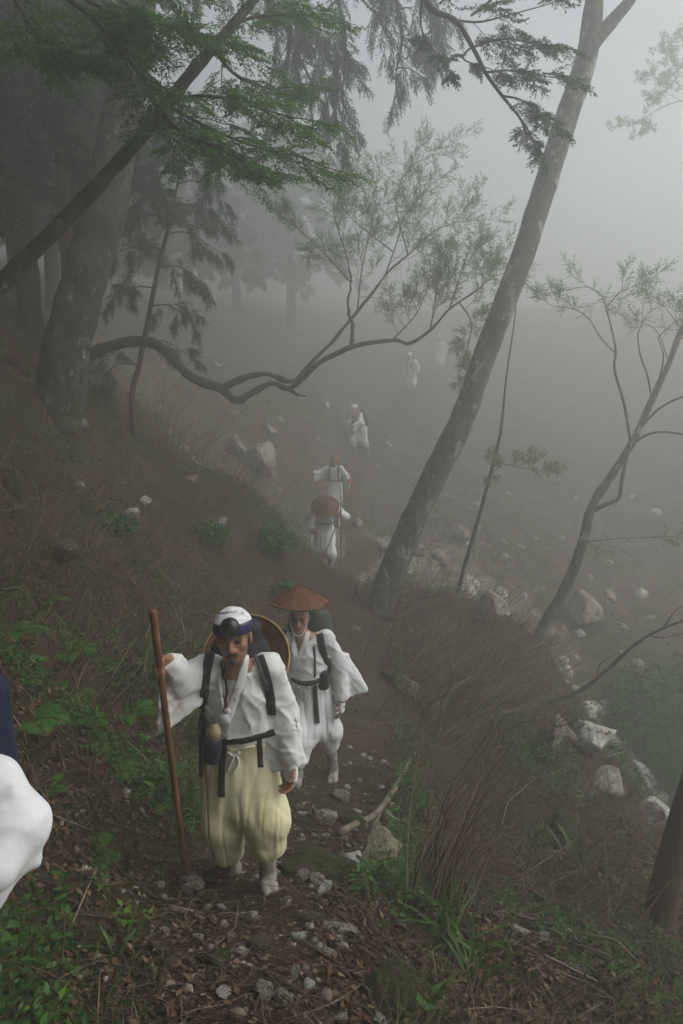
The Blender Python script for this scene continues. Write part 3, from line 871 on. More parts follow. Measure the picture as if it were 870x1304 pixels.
# the conifer stand up the slope, mostly outside the frame: unseen trees added to shade the left and the near mist
random.seed(77)
def stand_conifer():
    t = empty('stand_conifer', (0, 0, 0))
    g = Geo(); pth = catmull([(0, 0, -.4), (.05, 0, 2.5), (.0, .05, 5.5), (0, 0, 8.6)], 30)
    g.tube(pth, np.linspace(.2, .03, 30), 12, bump=.1, bscale=6); tr = g.build('trunk', M['bark_dark'], t)
    cr = Crown()
    for k in range(46):
        f = .34 + .64 * k / 46
        p, d = along(pth, f); a = k * 2.4
        R = (1.0 - f) * 2.6 + .7
        e = p + np.array([math.cos(a) * R, math.sin(a) * R, -.25 * R])
        bough(cr, catmull([p, (p + e) / 2 + np.array([0, 0, .15]), e], 7), .03, .008, 4, .75, HANG, 1, .25)
    c = cr.build(t, 'leaf_conifer', .15, per=8, width=.6, up=.6, droop=.4, wood_mat='bark_dark')
    return t
proto = stand_conifer()
SPOTS = [(-6.4, 3.2, 1.0, 'nearest the camera'), (-6.6, 7.8, .95, ''), (-7.6, 11.2, .9, ''), (-8.4, 15.8, .85, ''), (-7.2, 20.5, .9, ''), (-4.6, -1.2, 1.0, ''), (-10.5, 8, .75, ''),
         (-11, 13.5, .7, ''), (-10.2, 24, .75, ''), (-8.0, 31, .8, ''), (-2.4, -3.2, 1.05, ''), (-6.2, 14.2, .95, ''), (-7.0, 17.9, 1.0, ''), (-6.9, 5.6, .9, ''), (-5.0, 13.2, .9, ''), (-8.8, 10.0, .9, ''), (-9.5, 18.5, .9, ''), (-3.6, .6, 1.0, ''), (-3.7, 2.2, .95, ''), (-5.6, 5.2, .95, ''), (-1.6, -1.9, 1.0, ''), (1.3, -3.0, 1.05, '')]  # those around and behind the camera are unseen, added to darken the near mist
FAR = [(-6.2, 33, 1.0, 0), (-2.4, 39, 1.1, 0), (-9.6, 37, 1.0, 0), (-5.6, 44, 1.1, 0), (-10.5, 30, .95, 0)]
SPOTS += FAR
for i, (x, y, s, _) in enumerate(SPOTS):
    o = proto if i == 0 else proto.copy()
    if i:
        C.objects.link(o)
        for ch in proto.children:
            c = ch.copy(); C.objects.link(c); c.parent = o
    o.location = (x, y, float(hgt(x, y)))
    o.rotation_euler.z = i * 1.7
    o.scale = (s * 1.15, s * 1.15, s)
    if (x, y, s, _) in FAR:
        props(o, 'conifer dissolving in the mist beyond the crooked tree', 'tree', 'far conifers in the mist')
    else:
        props(o, 'dim conifer of the stand up the slope, extended out of view for shade', 'tree', 'conifer stand up the slope')
# ------------------------------------------------------------------ figures: smooth blended volumes turned into one surface
class Blend:
    def __init__(s):
        s.P = []
    def _add(s, fn, lo, hi, k, sub):
        s.P.append((fn, np.asarray(lo, float), np.asarray(hi, float), k, sub)); return s
    def cap(s, a, b, ra, rb=None, k=.02, sub=False):
        a, b = np.asarray(a, float), np.asarray(b, float); rb = ra if rb is None else rb
        ab = b - a; L2 = float(ab @ ab) + 1e-9
        def fn(X, Y, Z):
            t = np.clip(((X - a[0]) * ab[0] + (Y - a[1]) * ab[1] + (Z - a[2]) * ab[2]) / L2, 0, 1)
            return np.sqrt((X - a[0] - t * ab[0]) ** 2 + (Y - a[1] - t * ab[1]) ** 2 + (Z - a[2] - t * ab[2]) ** 2) - (ra + (rb - ra) * t)
        r = max(ra, rb)
        return s._add(fn, np.minimum(a, b) - r, np.maximum(a, b) + r, k, sub)
    def ell(s, c, axes, R, k=.02, sub=False):
        """axes: three unit row vectors, R: radii along them"""
        c = np.asarray(c, float); A = np.asarray(axes, float); R = np.asarray(R, float); m = R.min()
        def fn(X, Y, Z):
            dx, dy, dz = X - c[0], Y - c[1], Z - c[2]
            q = [(A[i, 0] * dx + A[i, 1] * dy + A[i, 2] * dz) for i in range(3)]
            k0 = np.sqrt(sum((q[i] / R[i]) ** 2 for i in range(3)))
            k1 = np.sqrt(sum((q[i] / R[i] ** 2) ** 2 for i in range(3))) + 1e-9
            return k0 * (k0 - 1) / k1
        e = np.abs(A.T) @ R
        return s._add(fn, c - e, c + e, k, sub)
    def ecap(s, a, b, ra, rb, side, k=.03, sub=False):
        """a tapered limb with an elliptical section; ra, rb = (across, through); side = the across direction"""
        a, b = np.asarray(a, float), np.asarray(b, float)
        ax = b - a; L = np.linalg.norm(ax); ax = ax / L
        sd = np.asarray(side, float); sd = unit(sd - ax * (sd @ ax)); dp = np.cross(ax, sd)
        def fn(X, Y, Z):
            dx, dy, dz = X - a[0], Y - a[1], Z - a[2]
            h = dx * ax[0] + dy * ax[1] + dz * ax[2]
            t = np.clip(h / L, 0, 1)
            r1 = ra[0] + (rb[0] - ra[0]) * t; r2 = ra[1] + (rb[1] - ra[1]) * t
            p = (dx * sd[0] + dy * sd[1] + dz * sd[2]) / r1; q = (dx * dp[0] + dy * dp[1] + dz * dp[2]) / r2
            m = np.minimum(r1, r2)
            e = (h - t * L) / m
            return (np.sqrt(p * p + q * q + e * e) - 1) * m
        r = max(*ra, *rb)
        return s._add(fn, np.minimum(a, b) - r, np.maximum(a, b) + r, k, sub)
    def tri(s, a, b, c, r, k=.03, sub=False):
        a, b, c = [np.asarray(q, float) for q in (a, b, c)]
        ba, cb, ac = b - a, c - b, a - c
        nor = np.cross(ba, ac)
        def fn(X, Y, Z):
            p = np.stack(np.broadcast_arrays(X, Y, Z), -1)
            pa, pb, pc = p - a, p - b, p - c
            s3 = np.sign(pa @ np.cross(ba, nor)) + np.sign(pb @ np.cross(cb, nor)) + np.sign(pc @ np.cross(ac, nor))
            def seg(e, q):
                t = np.clip((q @ e) / (e @ e), 0, 1)
                d = q - t[..., None] * e
                return (d * d).sum(-1)
            dd = np.minimum(np.minimum(seg(ba, pa), seg(cb, pb)), seg(ac, pc))
            pl = (pa @ nor) ** 2 / (nor @ nor)
            return np.sqrt(np.where(s3 < 2, dd, pl)) - r
        return s._add(fn, np.min([a, b, c], 0) - r, np.max([a, b, c], 0) + r, k, sub)
    def quad(s, a, b, c, d, r, k=.03, sub=False):
        s.tri(a, b, c, r, k, sub); s.tri(a, c, d, r, k if sub else .012, sub); return s
    def plane(s, p, n, lo, hi, k=.004):
        """cut away everything on the side n points to"""
        p, n = np.asarray(p, float), unit(n)
        return s._add(lambda X, Y, Z: -((X - p[0]) * n[0] + (Y - p[1]) * n[1] + (Z - p[2]) * n[2]), lo, hi, k, True)
    def mesh(s, vox, disp=None, relax=1):
        lo = np.min([p[1] for p in s.P if not p[4]], 0) - 4 * vox
        hi = np.max([p[2] for p in s.P if not p[4]], 0) + 4 * vox
        n = np.ceil((hi - lo) / vox).astype(int) + 1
        ax = [lo[i] + np.arange(n[i]) * vox for i in range(3)]
        F = np.full(n, .3, dtype=np.float32)
        for fn, a, b, k, sub in s.P:
            m = 1.2 * k + 4 * vox
            i0 = np.clip(np.floor((a - m - lo) / vox).astype(int), 0, n - 1); i1 = np.clip(np.ceil((b + m - lo) / vox).astype(int) + 1, 1, n)
            if (i1 <= i0).any(): continue
            sl = tuple(slice(i0[i], i1[i]) for i in range(3))
            X, Y, Z = ax[0][sl[0]][:, None, None], ax[1][sl[1]][None, :, None], ax[2][sl[2]][None, None, :]
            d = fn(X, Y, Z); f = F[sl]
            if sub:
                d = -d; h = np.clip(.5 + .5 * (d - f) / k, 0, 1); F[sl] = f * (1 - h) + d * h + k * h * (1 - h)
            else:
                h = np.clip(.5 + .5 * (f - d) / k, 0, 1); F[sl] = f * (1 - h) + d * h - k * h * (1 - h)
        if disp is not None:
            near = np.argwhere(np.abs(F) < .06)
            x, y, z = [ax[i][near[:, i]] for i in range(3)]
            F[near[:, 0], near[:, 1], near[:, 2]] += disp(x, y, z)
        return nets(F, lo, vox, relax)

def nets(F, lo, vox, relax):
    S = F < 0
    c = np.zeros(tuple(np.array(F.shape) - 1), dtype=np.int8)
    offs = [(i, j, k) for i in (0, 1) for j in (0, 1) for k in (0, 1)]
    n = np.array(F.shape)
    for o in offs:
        c += S[o[0]:n[0] - 1 + o[0], o[1]:n[1] - 1 + o[1], o[2]:n[2] - 1 + o[2]]
    act = np.argwhere((c > 0) & (c < 8))
    idx = np.full(c.shape, -1, dtype=np.int64); idx[tuple(act.T)] = np.arange(len(act))
    vals = [F[act[:, 0] + o[0], act[:, 1] + o[1], act[:, 2] + o[2]] for o in offs]
    acc = np.zeros((len(act), 3)); cnt = np.zeros(len(act))
    for a in range(8):
        for b in range(a + 1, 8):
            oa, ob = np.array(offs[a]), np.array(offs[b])
            if np.abs(oa - ob).sum() != 1: continue
            m = (vals[a] < 0) != (vals[b] < 0)
            t = np.where(m, vals[a] / np.where(m, vals[a] - vals[b], 1), 0)
            acc += (oa + t[:, None] * (ob - oa)) * m[:, None]; cnt += m
    V = act + acc / cnt[:, None]
    Q = []
    for d in range(3):
        e = [0, 0, 0]; e[d] = 1
        A = S[:n[0] - e[0], :n[1] - e[1], :n[2] - e[2]]; B = S[e[0]:, e[1]:, e[2]:]
        ed = np.argwhere(A != B)
        o1, o2 = [(1, 2), (2, 0), (0, 1)][d]
        ok = (ed[:, o1] > 0) & (ed[:, o2] > 0) & (ed[:, o1] < n[o1] - 1) & (ed[:, o2] < n[o2] - 1)
        ed = ed[ok]
        u = np.zeros(3, int); u[o1] = 1; w = np.zeros(3, int); w[o2] = 1
        q = np.stack([idx[tuple((ed - u - w).T)], idx[tuple((ed - w).T)], idx[tuple(ed.T)], idx[tuple((ed - u).T)]], -1)
        fl = ~S[tuple(ed.T)]
        q[fl] = q[fl][:, ::-1]
        Q.append(q)
    Q = np.vstack(Q); Q = Q[(Q >= 0).all(1)]
    for _ in range(relax):
        acc = np.zeros_like(V); cnt = np.zeros(len(V))
        for a, b in ((0, 1), (1, 2), (2, 3), (3, 0)):
            np.add.at(acc, Q[:, a], V[Q[:, b]]); np.add.at(cnt, Q[:, a], 1)
            np.add.at(acc, Q[:, b], V[Q[:, a]]); np.add.at(cnt, Q[:, b], 1)
        V = V * .45 + .55 * acc / np.maximum(cnt, 1)[:, None]
    return lo + V * vox, Q

class Surf:
    """ray casts from the camera onto finished pieces, to lay straps and marks on them"""
    def __init__(s, *pieces):
        v, f, n = [], [], 0
        for V, Q in pieces:
            v.append(V); f.append(Q + n); n += len(V)
        s.t = BVHTree.FromPolygons([tuple(x) for x in np.vstack(v)], [tuple(int(i) for i in q) for q in np.vstack(f)])
    def hit(s, px, py):
        d = unit(ray(px, py))
        h = s.t.ray_cast(Vector((0, 0, 0)), Vector(d))
        if h[0] is None:
            h = s.t.find_nearest(Vector(d * 4.0))
            return None
        nn = np.array(h[1])
        if nn @ d > 0: nn = -nn
        return np.array(h[0]), nn
    def strip(s, px, n=14, lift=0.0):
        """a path over the surface through these places of the photograph"""
        q = catmull([(a, b, 0) for a, b in px], n)
        P, Nn = [], []
        for a in q:
            h = s.hit(a[0], a[1])
            if h is None: continue
            P.append(h[0] + h[1] * lift); Nn.append(h[1])
        if len(P) < 3:
            print('STRIP misses', px)
            q = [at(a[0], a[1], 4.0) for a in q]
            return np.array(q)[:0], np.array(q)[:0]
        P, Nn = np.array(P), np.array(Nn)
        for _ in range(2):
            P[1:-1] = (P[:-2] + 2 * P[1:-1] + P[2:]) / 4
            Nn[1:-1] = (Nn[:-2] + 2 * Nn[1:-1] + Nn[2:])
            Nn /= np.linalg.norm(Nn, axis=1)[:, None]
        return P, Nn

def frame(f, u):
    f = unit(f); r = unit(np.cross(f, u)); u = np.cross(r, f)
    return r, f, u          # right hand of the head's owner, forward, up

def head_blend(B, c, f, u, s=1.0, neck=None):
    r, f, u = frame(f, u)
    def L(x, y, z): return np.asarray(c) + (r * x + f * y + u * z) * s
    A = np.array([r, f, u])
    B.ell(L(0, -.018, .035), A, np.array([.074, .094, .083]) * s, .02)
    B.ell(L(0, .022, -.035), A, np.array([.063, .064, .084]) * s, .03)
    B.ell(L(0, .036, -.086), A, np.array([.040, .044, .030]) * s, .025)
    for q in (-1, 1):
        B.ell(L(q * .044, .052, -.026), A, np.array([.022, .024, .020]) * s, .02)
        B.cap(L(q * .012, .083, .020), L(q * .046, .066, .018), .010 * s, .009 * s, .014)
        B.ell(L(q * .033, .100, -.002), A, np.array([.020, .022, .013]) * s, .012, True)
        B.ell(L(q * .033, .066, -.003), A, np.array([.015, .015, .012]) * s, .004)
        B.ell(L(q * .077, -.006, -.012), A, np.array([.009, .020, .033]) * s, .008)
        B.ell(L(q * .013, .092, -.040), A, np.array([.009, .012, .009]) * s, .008)
        B.cap(L(q * .022, .083, -.045), L(q * .034, .064, -.075), .006 * s, .004 * s, .014)
    B.cap(L(0, .080, .008), L(0, .104, -.034), .009 * s, .013 * s, .012)
    B.cap(L(-.020, .080, -.063), L(.020, .080, -.063), .007 * s, None, .010)
    B.cap(L(-.017, .079, -.075), L(.017, .079, -.075), .007 * s, None, .010)
    B.cap(L(-.02, .087, -.069), L(.02, .087, -.069), .0025 * s, None, .004, True)
    B.ell(L(0, .068, -.100), A, np.array([.020, .018, .016]) * s, .02)
    if neck is not None:
        B.cap(L(0, -.022, -.06), neck, .052 * s, .058 * s, .03)
    return L, A

def face_paint(V, c, f, u, s, skin, hair, beard=True, hairline=.075, bald=False, gray=(.10, .09, .085)):
    r, f, u = frame(f, u)
    q = (V - np.asarray(c)) / s
    x, y, z = q @ r, q @ f, q @ u
    near = (x * x + y * y + (z * .8) ** 2) < .17 ** 2
    col = np.tile(np.array(skin, float), (len(V), 1))
    ax = np.abs(x)
    lips = near & (y > .07) & (ax < .024) & (z > -.079) & (z < -.060)
    col[lips] = np.array(skin) * [.85, .62, .62]
    eye = near & (y > .05) & (np.hypot((ax - .033) / .017, (z + .003) / .0065) < 1)
    col[eye] = (.035, .025, .02)
    brow = near & (y > .045) & (ax > .012) & (ax < .052) & (np.abs(z - .020 - .05 * (.03 - ax) * 0) < .006)
    col[brow] = (.05, .035, .028)
    shade = near & (y > .05) & (np.hypot((ax - .033) / .024, (z + .002) / .013) < 1) & ~eye
    col[shade] *= .78
    if beard:
        mo = near & (y > .055) & (ax < .034) & (z < -.050 - .25 * ax) & (z > -.061 - .25 * ax)
        go = near & (y > .045) & (ax < .020) & (z < -.086) & (z > -.13)
        col[mo | go] = gray
    if hair is not None:
        hm = near & ((z > hairline) | ((y < .02) & (z > -.02) & (ax > .0)) | ((y < -.03) & (z > -.07)))
        ear = near & (ax > .074) & (np.abs(z + .012) < .034) & (y > -.03)
        col[hm & ~ear] = hair
    return col

def hand_blend(B, w, d, n, thumb, curl=(.6, .7, .5), s=1.0, k=.006):
    """w wrist, d direction to the knuckles, n palm normal, thumb = side vector the thumb leaves to"""
    d = unit(d); n = unit(np.asarray(n) - d * np.dot(n, d)); t = unit(np.cross(d, n)); t = t if t @ np.asarray(thumb) > 0 else -t
    w = np.asarray(w, float)
    B.ecap(w, w + d * .075 * s, (.030 * s, .020 * s), (.040 * s, .015 * s), t, .015)
    for off, ln in ((.030, .92), (.0105, 1.0), (-.010, .95), (-.029, .76)):
        p = w + d * .080 * s + t * off * s
        a = 0.0
        for q, (sl, cv) in enumerate(zip((.040, .026, .020), curl)):
            a += cv
            e = p + (d * math.cos(a) + n * math.sin(a)) * sl * ln * s
            B.cap(p, e, (.0092 - .0007 * q) * s, (.0086 - .0007 * q) * s, k if q else .012)
            p = e
    b = w + d * .018 * s + t * .028 * s
    k1 = b + unit(d * .75 + t * .75 + n * .45) * .042 * s
    k2 = k1 + unit(d * .8 + t * .05 + n * .8) * .030 * s
    B.cap(b, k1, .013 * s, .0105 * s, .012); B.cap(k1, k2, .0105 * s, .009 * s, k)

def fold(a, f=(14, 14, 3), a2=0.0, f2=(30, 30, 12), crease=0.0, cf=(9, 9, 5), slant=.8):
    """soft folds plus sharp creases"""
    def fn(x, y, z):
        r = a * vnoise(x * f[0] + 5.3, y * f[1] + 2.1, z * f[2])
        if a2: r = r + a2 * vnoise(x * f2[0] + 9.1, y * f2[1], z * f2[2])
        if crease:
            for k, (sx, am) in enumerate(((slant, 1.0), (-slant * 1.3, .7), (0.15, .55))):
                n = np.abs(vnoise((x + sx * z) * cf[0] + 7 * k, (y + sx * z) * cf[1] + 3 * k, (z - sx * x) * cf[2] + 11 * k))
                r = r - crease * am * (np.clip(1 - n * 3.2, 0, 1) ** 1.5 - .25)
        return r
    return fn
# ------------------------------------------------------------------ clothing materials
M['skin'] = mat('skin', [(1, 1, 1)], 60, .5, .0015, 140, paint=True, spec=.4)
M['cotton'] = mat('white_cotton', [(.60, .595, .575), (.70, .70, .69), (.77, .77, .765)], 9, .9, .003, 20, sheen=.1, spots=((.45, .42, .36), 5, .63))
M['cotton_clean'] = mat('white_cotton_clean', [(.65, .66, .675), (.74, .745, .755)], 6, .9, .0025, 18, sheen=.1)
M['cotton_yellow'] = mat('unbleached_yellow_cotton', [(.54, .49, .27), (.66, .61, .38), (.73, .69, .49)], 5, .9, .004, 18, sheen=.1)
M['wrap_cloth'] = mat('worn_leg_wrap', [(.19, .165, .135), (.30, .275, .245), (.41, .39, .365)], 14, .95, .004, 40, spots=((.13, .095, .065), 9, .57))
M['black_cloth'] = mat('black_webbing', [(.008, .008, .010), (.018, .018, .021)], 30, .7, .002, 300)
M['navy_cloth'] = mat('navy_cloth', [(.008, .010, .030), (.016, .019, .052)], 14, .8, .002, 240)
M['grey_cloth'] = mat('grey_nylon', [(.055, .058, .062), (.095, .10, .105)], 14, .6, .003, 90)
M['pack_dark'] = mat('dark_pack_nylon', [(.012, .013, .016), (.026, .028, .034)], 10, .65, .006, 40)
M['pack_green'] = mat('grey_green_pack_nylon', [(.05, .06, .05), (.09, .10, .085)], 10, .65, .006, 40)
M['scarf'] = mat('printed_headscarf', [(1, 1, 1)], 40, .85, .002, 300, paint=True)
M['lacquer'] = mat('black_lacquer', [(.006, .006, .007), (.010, .010, .011)], 20, .35, 0, spec=.5)
M['straw'] = mat('brown_straw', [(.065, .022, .010), (.125, .044, .018), (.18, .072, .032)], 24, .7, .004, 90, tint=(.7, 1.2))
M['straw_rim_lit'] = mat('lit_straw_rim', [(.30, .19, .09), (.40, .27, .14)], 30, .6, .003, 90)  # light on the carried hat's rim put into a paler straw colour
M['staff'] = mat('reddish_staff_wood', [(.11, .045, .022), (.19, .085, .042), (.26, .13, .07)], 16, .55, .002, 60, stretch=(1, 1, .12))
M['staff_pale'] = mat('plain_staff_wood', [(.22, .14, .08), (.32, .22, .13)], 16, .6, .002, 60, stretch=(1, 1, .12))
M['bead'] = mat('dark_red_beads', [(.035, .012, .010), (.07, .022, .016)], 40, .4, 0)
M['card'] = mat('white_card', [(.72, .76, .82), (.80, .83, .88)], 5, .4, 0)
M['ink'] = mat('ink', [(.012, .013, .03), (.02, .02, .05)], 40, .8, 0)
M['gold'] = mat('gold_print', [(.28, .19, .06), (.38, .27, .10)], 60, .5, 0)
M['beige'] = mat('beige_bottle', [(.27, .20, .125), (.36, .28, .18)], 20, .6, .002, 60)
M['rubber'] = mat('orange_brown_rubber', [(.34, .10, .035), (.42, .14, .05)], 20, .7, 0)
M['red_cloth'] = mat('red_cloth', [(.42, .035, .02), (.5, .05, .03)], 20, .8, 0)
M['orange_cloth'] = mat('orange_cloth', [(.65, .20, .02), (.7, .25, .03)], 20, .8, 0)

X_ = np.array([1.0, 0, 0]); Y_ = np.array([0, 1.0, 0]); Z_ = np.array([0, 0, 1.0])

def leg_wrap(root, kn, an, toe, vox, heel=.05, sole=True, m='wrap_cloth'):
    """white gaiter and split-toed sock"""
    kn, an, toe = [np.asarray(q, float) for q in (kn, an, toe)]
    f = toe - an; f[2] = 0; f = unit(f); s = np.cross(f, Z_)
    B = Blend()
    B.cap(kn, an, .056, .042, .02)
    B.cap(an, an - f * .03 + (toe - an) * 0 - Z_ * .035, .040, .036, .02)
    B.ecap(an - Z_ * .030, toe - f * .05 + Z_ * .004, (.038, .036), (.044, .027), s, .03)
    B.cap(toe - f * .055 + s * .020, toe + s * .021, .026, .020, .012)
    B.cap(toe - f * .055 - s * .022, toe - f * .012 - s * .020, .026, .020, .012)
    V, Q = B.mesh(vox, fold(.0035, (25, 25, 40), .002, (70, 70, 90)))
    o = mesh_obj('leg_wrap', V, Q, M[m], root)
    if sole:
        for q, dd in ((1, .008), (-1, -.006)):
            g = Blend(); c = toe + f * dd + s * q * .021 - Z_ * .006
            g.ell(c, np.array([s, f, Z_]), (.017, .012, .012), .01)
            v, q_ = g.mesh(.004); mesh_obj('toe_cap', v, q_, M['rubber'], o)
    return V, Q

def dress(root, J, o):
    """body, jacket, trousers and leg wraps of one walker. J: joints in world coordinates (R is the side at the left of the picture)"""
    vox = o['vox']; sd = np.asarray(o.get('side', X_), float)
    hs = o.get('head_s', 1.0)
    B = Blend()
    head_blend(B, J['head'], o['face'], o.get('up', Z_), hs, J['neck'])
    B.ecap(J['chest'], J['belly'], (.135, .085), (.125, .085), sd, .04)
    B.cap(J['neck'], J['shR'] + Z_ * -.02, .045, .045, .05); B.cap(J['neck'], J['shL'] + Z_ * -.02, .045, .045, .05)
    B.cap(J['neck'], J['chest'], .06, .09, .04)
    B.ecap(J['belly'], J['pelvis'], (.12, .085), (.13, .09), sd, .04)
    for k in 'RL':
        B.cap(J['sh' + k], J['el' + k], .045, .038, .03); B.cap(J['el' + k], J['wr' + k], .038, .026, .02)
        B.cap(J['hip' + k], J['kn' + k], .070, .048, .04); B.cap(J['kn' + k], J['an' + k], .046, .033, .02)
        B.cap(J['an' + k], J['an' + k] * .7 + J['to' + k] * .3 - Z_ * .01, .024, .012, .02)
    for a in o.get('hands', []):
        hand_blend(B, *a[0], **a[1])
    V, Q = B.mesh(o.get('vox_body', vox), relax=1)
    col = face_paint(V, J['head'], o['face'], o.get('up', Z_), hs, o['skin'], o.get('hair'), o.get('beard', False), o.get('hairline', .075))
    if 'shirt' in o:
        r, f, u = frame(o['face'], o.get('up', Z_))
        col[(V[:, 2] < o['shirt']) & (np.linalg.norm((V - J['chest'])[:, :2], axis=1) < .26) & (V[:, 2] > J['pelvis'][2])] = (.62, .65, .72)
    body = mesh_obj('body', V, Q, M['skin'], root, col=col)
    # jacket
    B = Blend()
    B.ecap(J['chest'], J['belly'], o.get('chest_r', (.175, .118)), o.get('belly_r', (.165, .125)), sd, .04)
    B.cap(J['neck'] - Z_ * .05, J['shR'] - Z_ * .015, .062, .058, .05); B.cap(J['neck'] - Z_ * .05, J['shL'] - Z_ * .015, .062, .058, .05)
    for k in 'RL':
        B.cap(J['sh' + k] - Z_ * .012, J['el' + k], .066, .074, .04)
        B.cap(J['el' + k], J['wr' + k] * .85 + J['el' + k] * .15, .072, .058, .03)
        for qd in o.get('sleeve' + k, []):
            B.quad(*qd[:4], qd[4], .022)
        for qd in o.get('open' + k, []):
            B.quad(*qd[:4], qd[4], .008, True)
    if 'vneck' in o:
        a, b, c, r = o['vneck']
        B.tri(a, b, c, r, .012, True)
    B.cap(J['neck'] - Z_ * .03, J['neck'] + Z_ * .12, .062, .075, .015, True)
    jv = B.mesh(vox, o.get('jfold', fold(.006, (9, 9, 5), .003, (26, 26, 14), .009)))
    mesh_obj('jacket', *jv, M[o.get('jacket', 'cotton')], root)
    # trousers
    B = Blend()
    w = J['waist']
    B.ecap(w, J['pelvis'], o.get('waist_r', (.160, .125)), o.get('hip_r', (.185, .145)), sd, .05)
    for k in 'RL':
        hr = o.get('leg_r', (.135, .135, .085))
        B.cap(J['hip' + k], J['kn' + k], hr[0], hr[1], .05)
        B.cap(J['kn' + k], J['hem' + k], hr[1], hr[2], .05)
    c = (J['knR'] + J['knL']) / 2
    B.cap((J['hipR'] + J['hipL']) / 2, c + Z_ * .06, .12, .10, .06)
    B.plane(w + Z_ * .01, unit(w - J['pelvis']) * -1 * -1, w - .4, w + .4)
    def pleat(x, y, z):
        fade = np.clip((w[2] - z) / .06, .3, 1)
        sx = x * sd[0] + y * sd[1]
        n1 = np.abs(vnoise(sx * 17 + 3 + z * .8, y * 3.0, z * 1.1 + 2)); n2 = np.abs(vnoise(sx * 34 - z * 2.5, y * 7 + 7, z * 2.6)); n3 = np.abs(vnoise(sx * 7 + z * 5, y * 6, z * 7 + 4))
        r = np.clip(1 - n1 * 3, 0, 1) ** 1.3 - .3; q = np.clip(1 - n2 * 3, 0, 1) - .3; h = np.clip(1 - n3 * 3.5, 0, 1) - .2
        return (o.get('pleat', .008) * (1.9 * r + .9 * q) + .006 * h * np.clip((w[2] - z - .2) / .2, 0, 1)) * fade + .010 * vnoise(x * 9 + 4, y * 9, z * 3.2)
    tv = B.mesh(vox, pleat)
    mesh_obj('trousers', *tv, M[o.get('trousers', 'cotton')], root)
    for k in 'RL':
        leg_wrap(root, J['kn' + k], J['an' + k], J['to' + k], o.get('vox_foot', vox), sole=o.get('sole', True), m=o.get('wrapm', 'wrap_cloth'))
    return (V, Q), jv, tv

def cone_hat(name, parent, c, axis, R, H, flip=False, label=None, seg=48):
    """wide conical straw hat: ribbed cone, bound rim, inner ring"""
    axis = unit(axis); e1 = unit(np.cross(axis, [.3, .9, .1])); e2 = np.cross(axis, e1)
    rings = np.linspace(0.02, 1, 15)
    V, Q = [], []
    th = .008
    for layer in (0, 1):
        for r in rings:
            z = H * (1 - r ** 1.08) - layer * th
            for k in range(seg):
                a = 2 * math.pi * k / seg
                w = 1 + .012 * (k % 2) * r
                rr = R * r * (1 - .02 * math.cos(a * 6)) * (1 + .006 * math.sin(r * 80))
                V.append(c + e1 * rr * math.cos(a) + e2 * rr * math.sin(a) + axis * (z * w))
    n = len(rings)
    for l in (0, 1):
        for i in range(n - 1):
            for k in range(seg):
                q = [l * n * seg + i * seg + k, l * n * seg + i * seg + (k + 1) % seg, l * n * seg + (i + 1) * seg + (k + 1) % seg, l * n * seg + (i + 1) * seg + k]
                Q.append(q[::-1] if l == 0 else q)
    for k in range(seg):
        a, b = (n - 1) * seg + k, (n - 1) * seg + (k + 1) % seg
        Q.append([a, b, b + n * seg, a + n * seg])
        Q.append([k, k + n * seg, (k + 1) % seg + n * seg, (k + 1) % seg])
    V = np.array(V)
    tint = np.tile(np.repeat(.5 + .5 * np.sin(rings * 60), seg), 2)
    o = mesh_obj(name, V, np.array(Q), M['straw'], parent, smooth=False, tint=tint)
    g = Geo(); a = np.linspace(0, 2 * math.pi, 65)
    g.tube(c + R * 1.0 * (np.cos(a)[:, None] * e1 + np.sin(a)[:, None] * e2) - axis * .004, .006, 6, cap=False)
    g.build('rim', M['straw_rim_lit'] if flip else M['straw'], o)
    g = Geo()
    for k in range(16):
        a = 2 * math.pi * k / 16
        d = e1 * math.cos(a) + e2 * math.sin(a)
        g.tube([c + d * R * .03 + axis * (H * .985 + .003), c + d * R * .5 + axis * (H * (1 - .5 ** 1.08) + .003), c + d * R * .99 + axis * .001], .0018, 4)
    rb = g.build('ribs', M['straw'], o); rb['kind'] = 'stuff'
    return o

def staff(label, pts, r0, r1, m='staff', sides=8, grp=None):
    g = Geo(); p = catmull(pts, 24)
    g.tube(p, np.linspace(r0, r1, 24), sides, bump=.05, bscale=16)
    o = g.build('walking_staff', M[m], None, smooth=False)
    return props(o, label, 'staff', grp)

def lay(root, name, surf, px, w, th, m, n=14, lift=.001):
    P, Nn = surf.strip(px, n, lift)
    if not len(P): return None
    g = Geo(); g.ribbon(P, Nn, w, th)
    return g.build(name, M[m], root)

def marks(root, name, surf, strokes, w, m, lift=.0012):
    g = Geo()
    for s in strokes:
        P, Nn = surf.strip(s, 5, lift)
        if len(P): g.ribbon(P, Nn, np.linspace(w, w * .5, len(P)), .0012)
    return g.build(name, M[m], root) if g.n else None

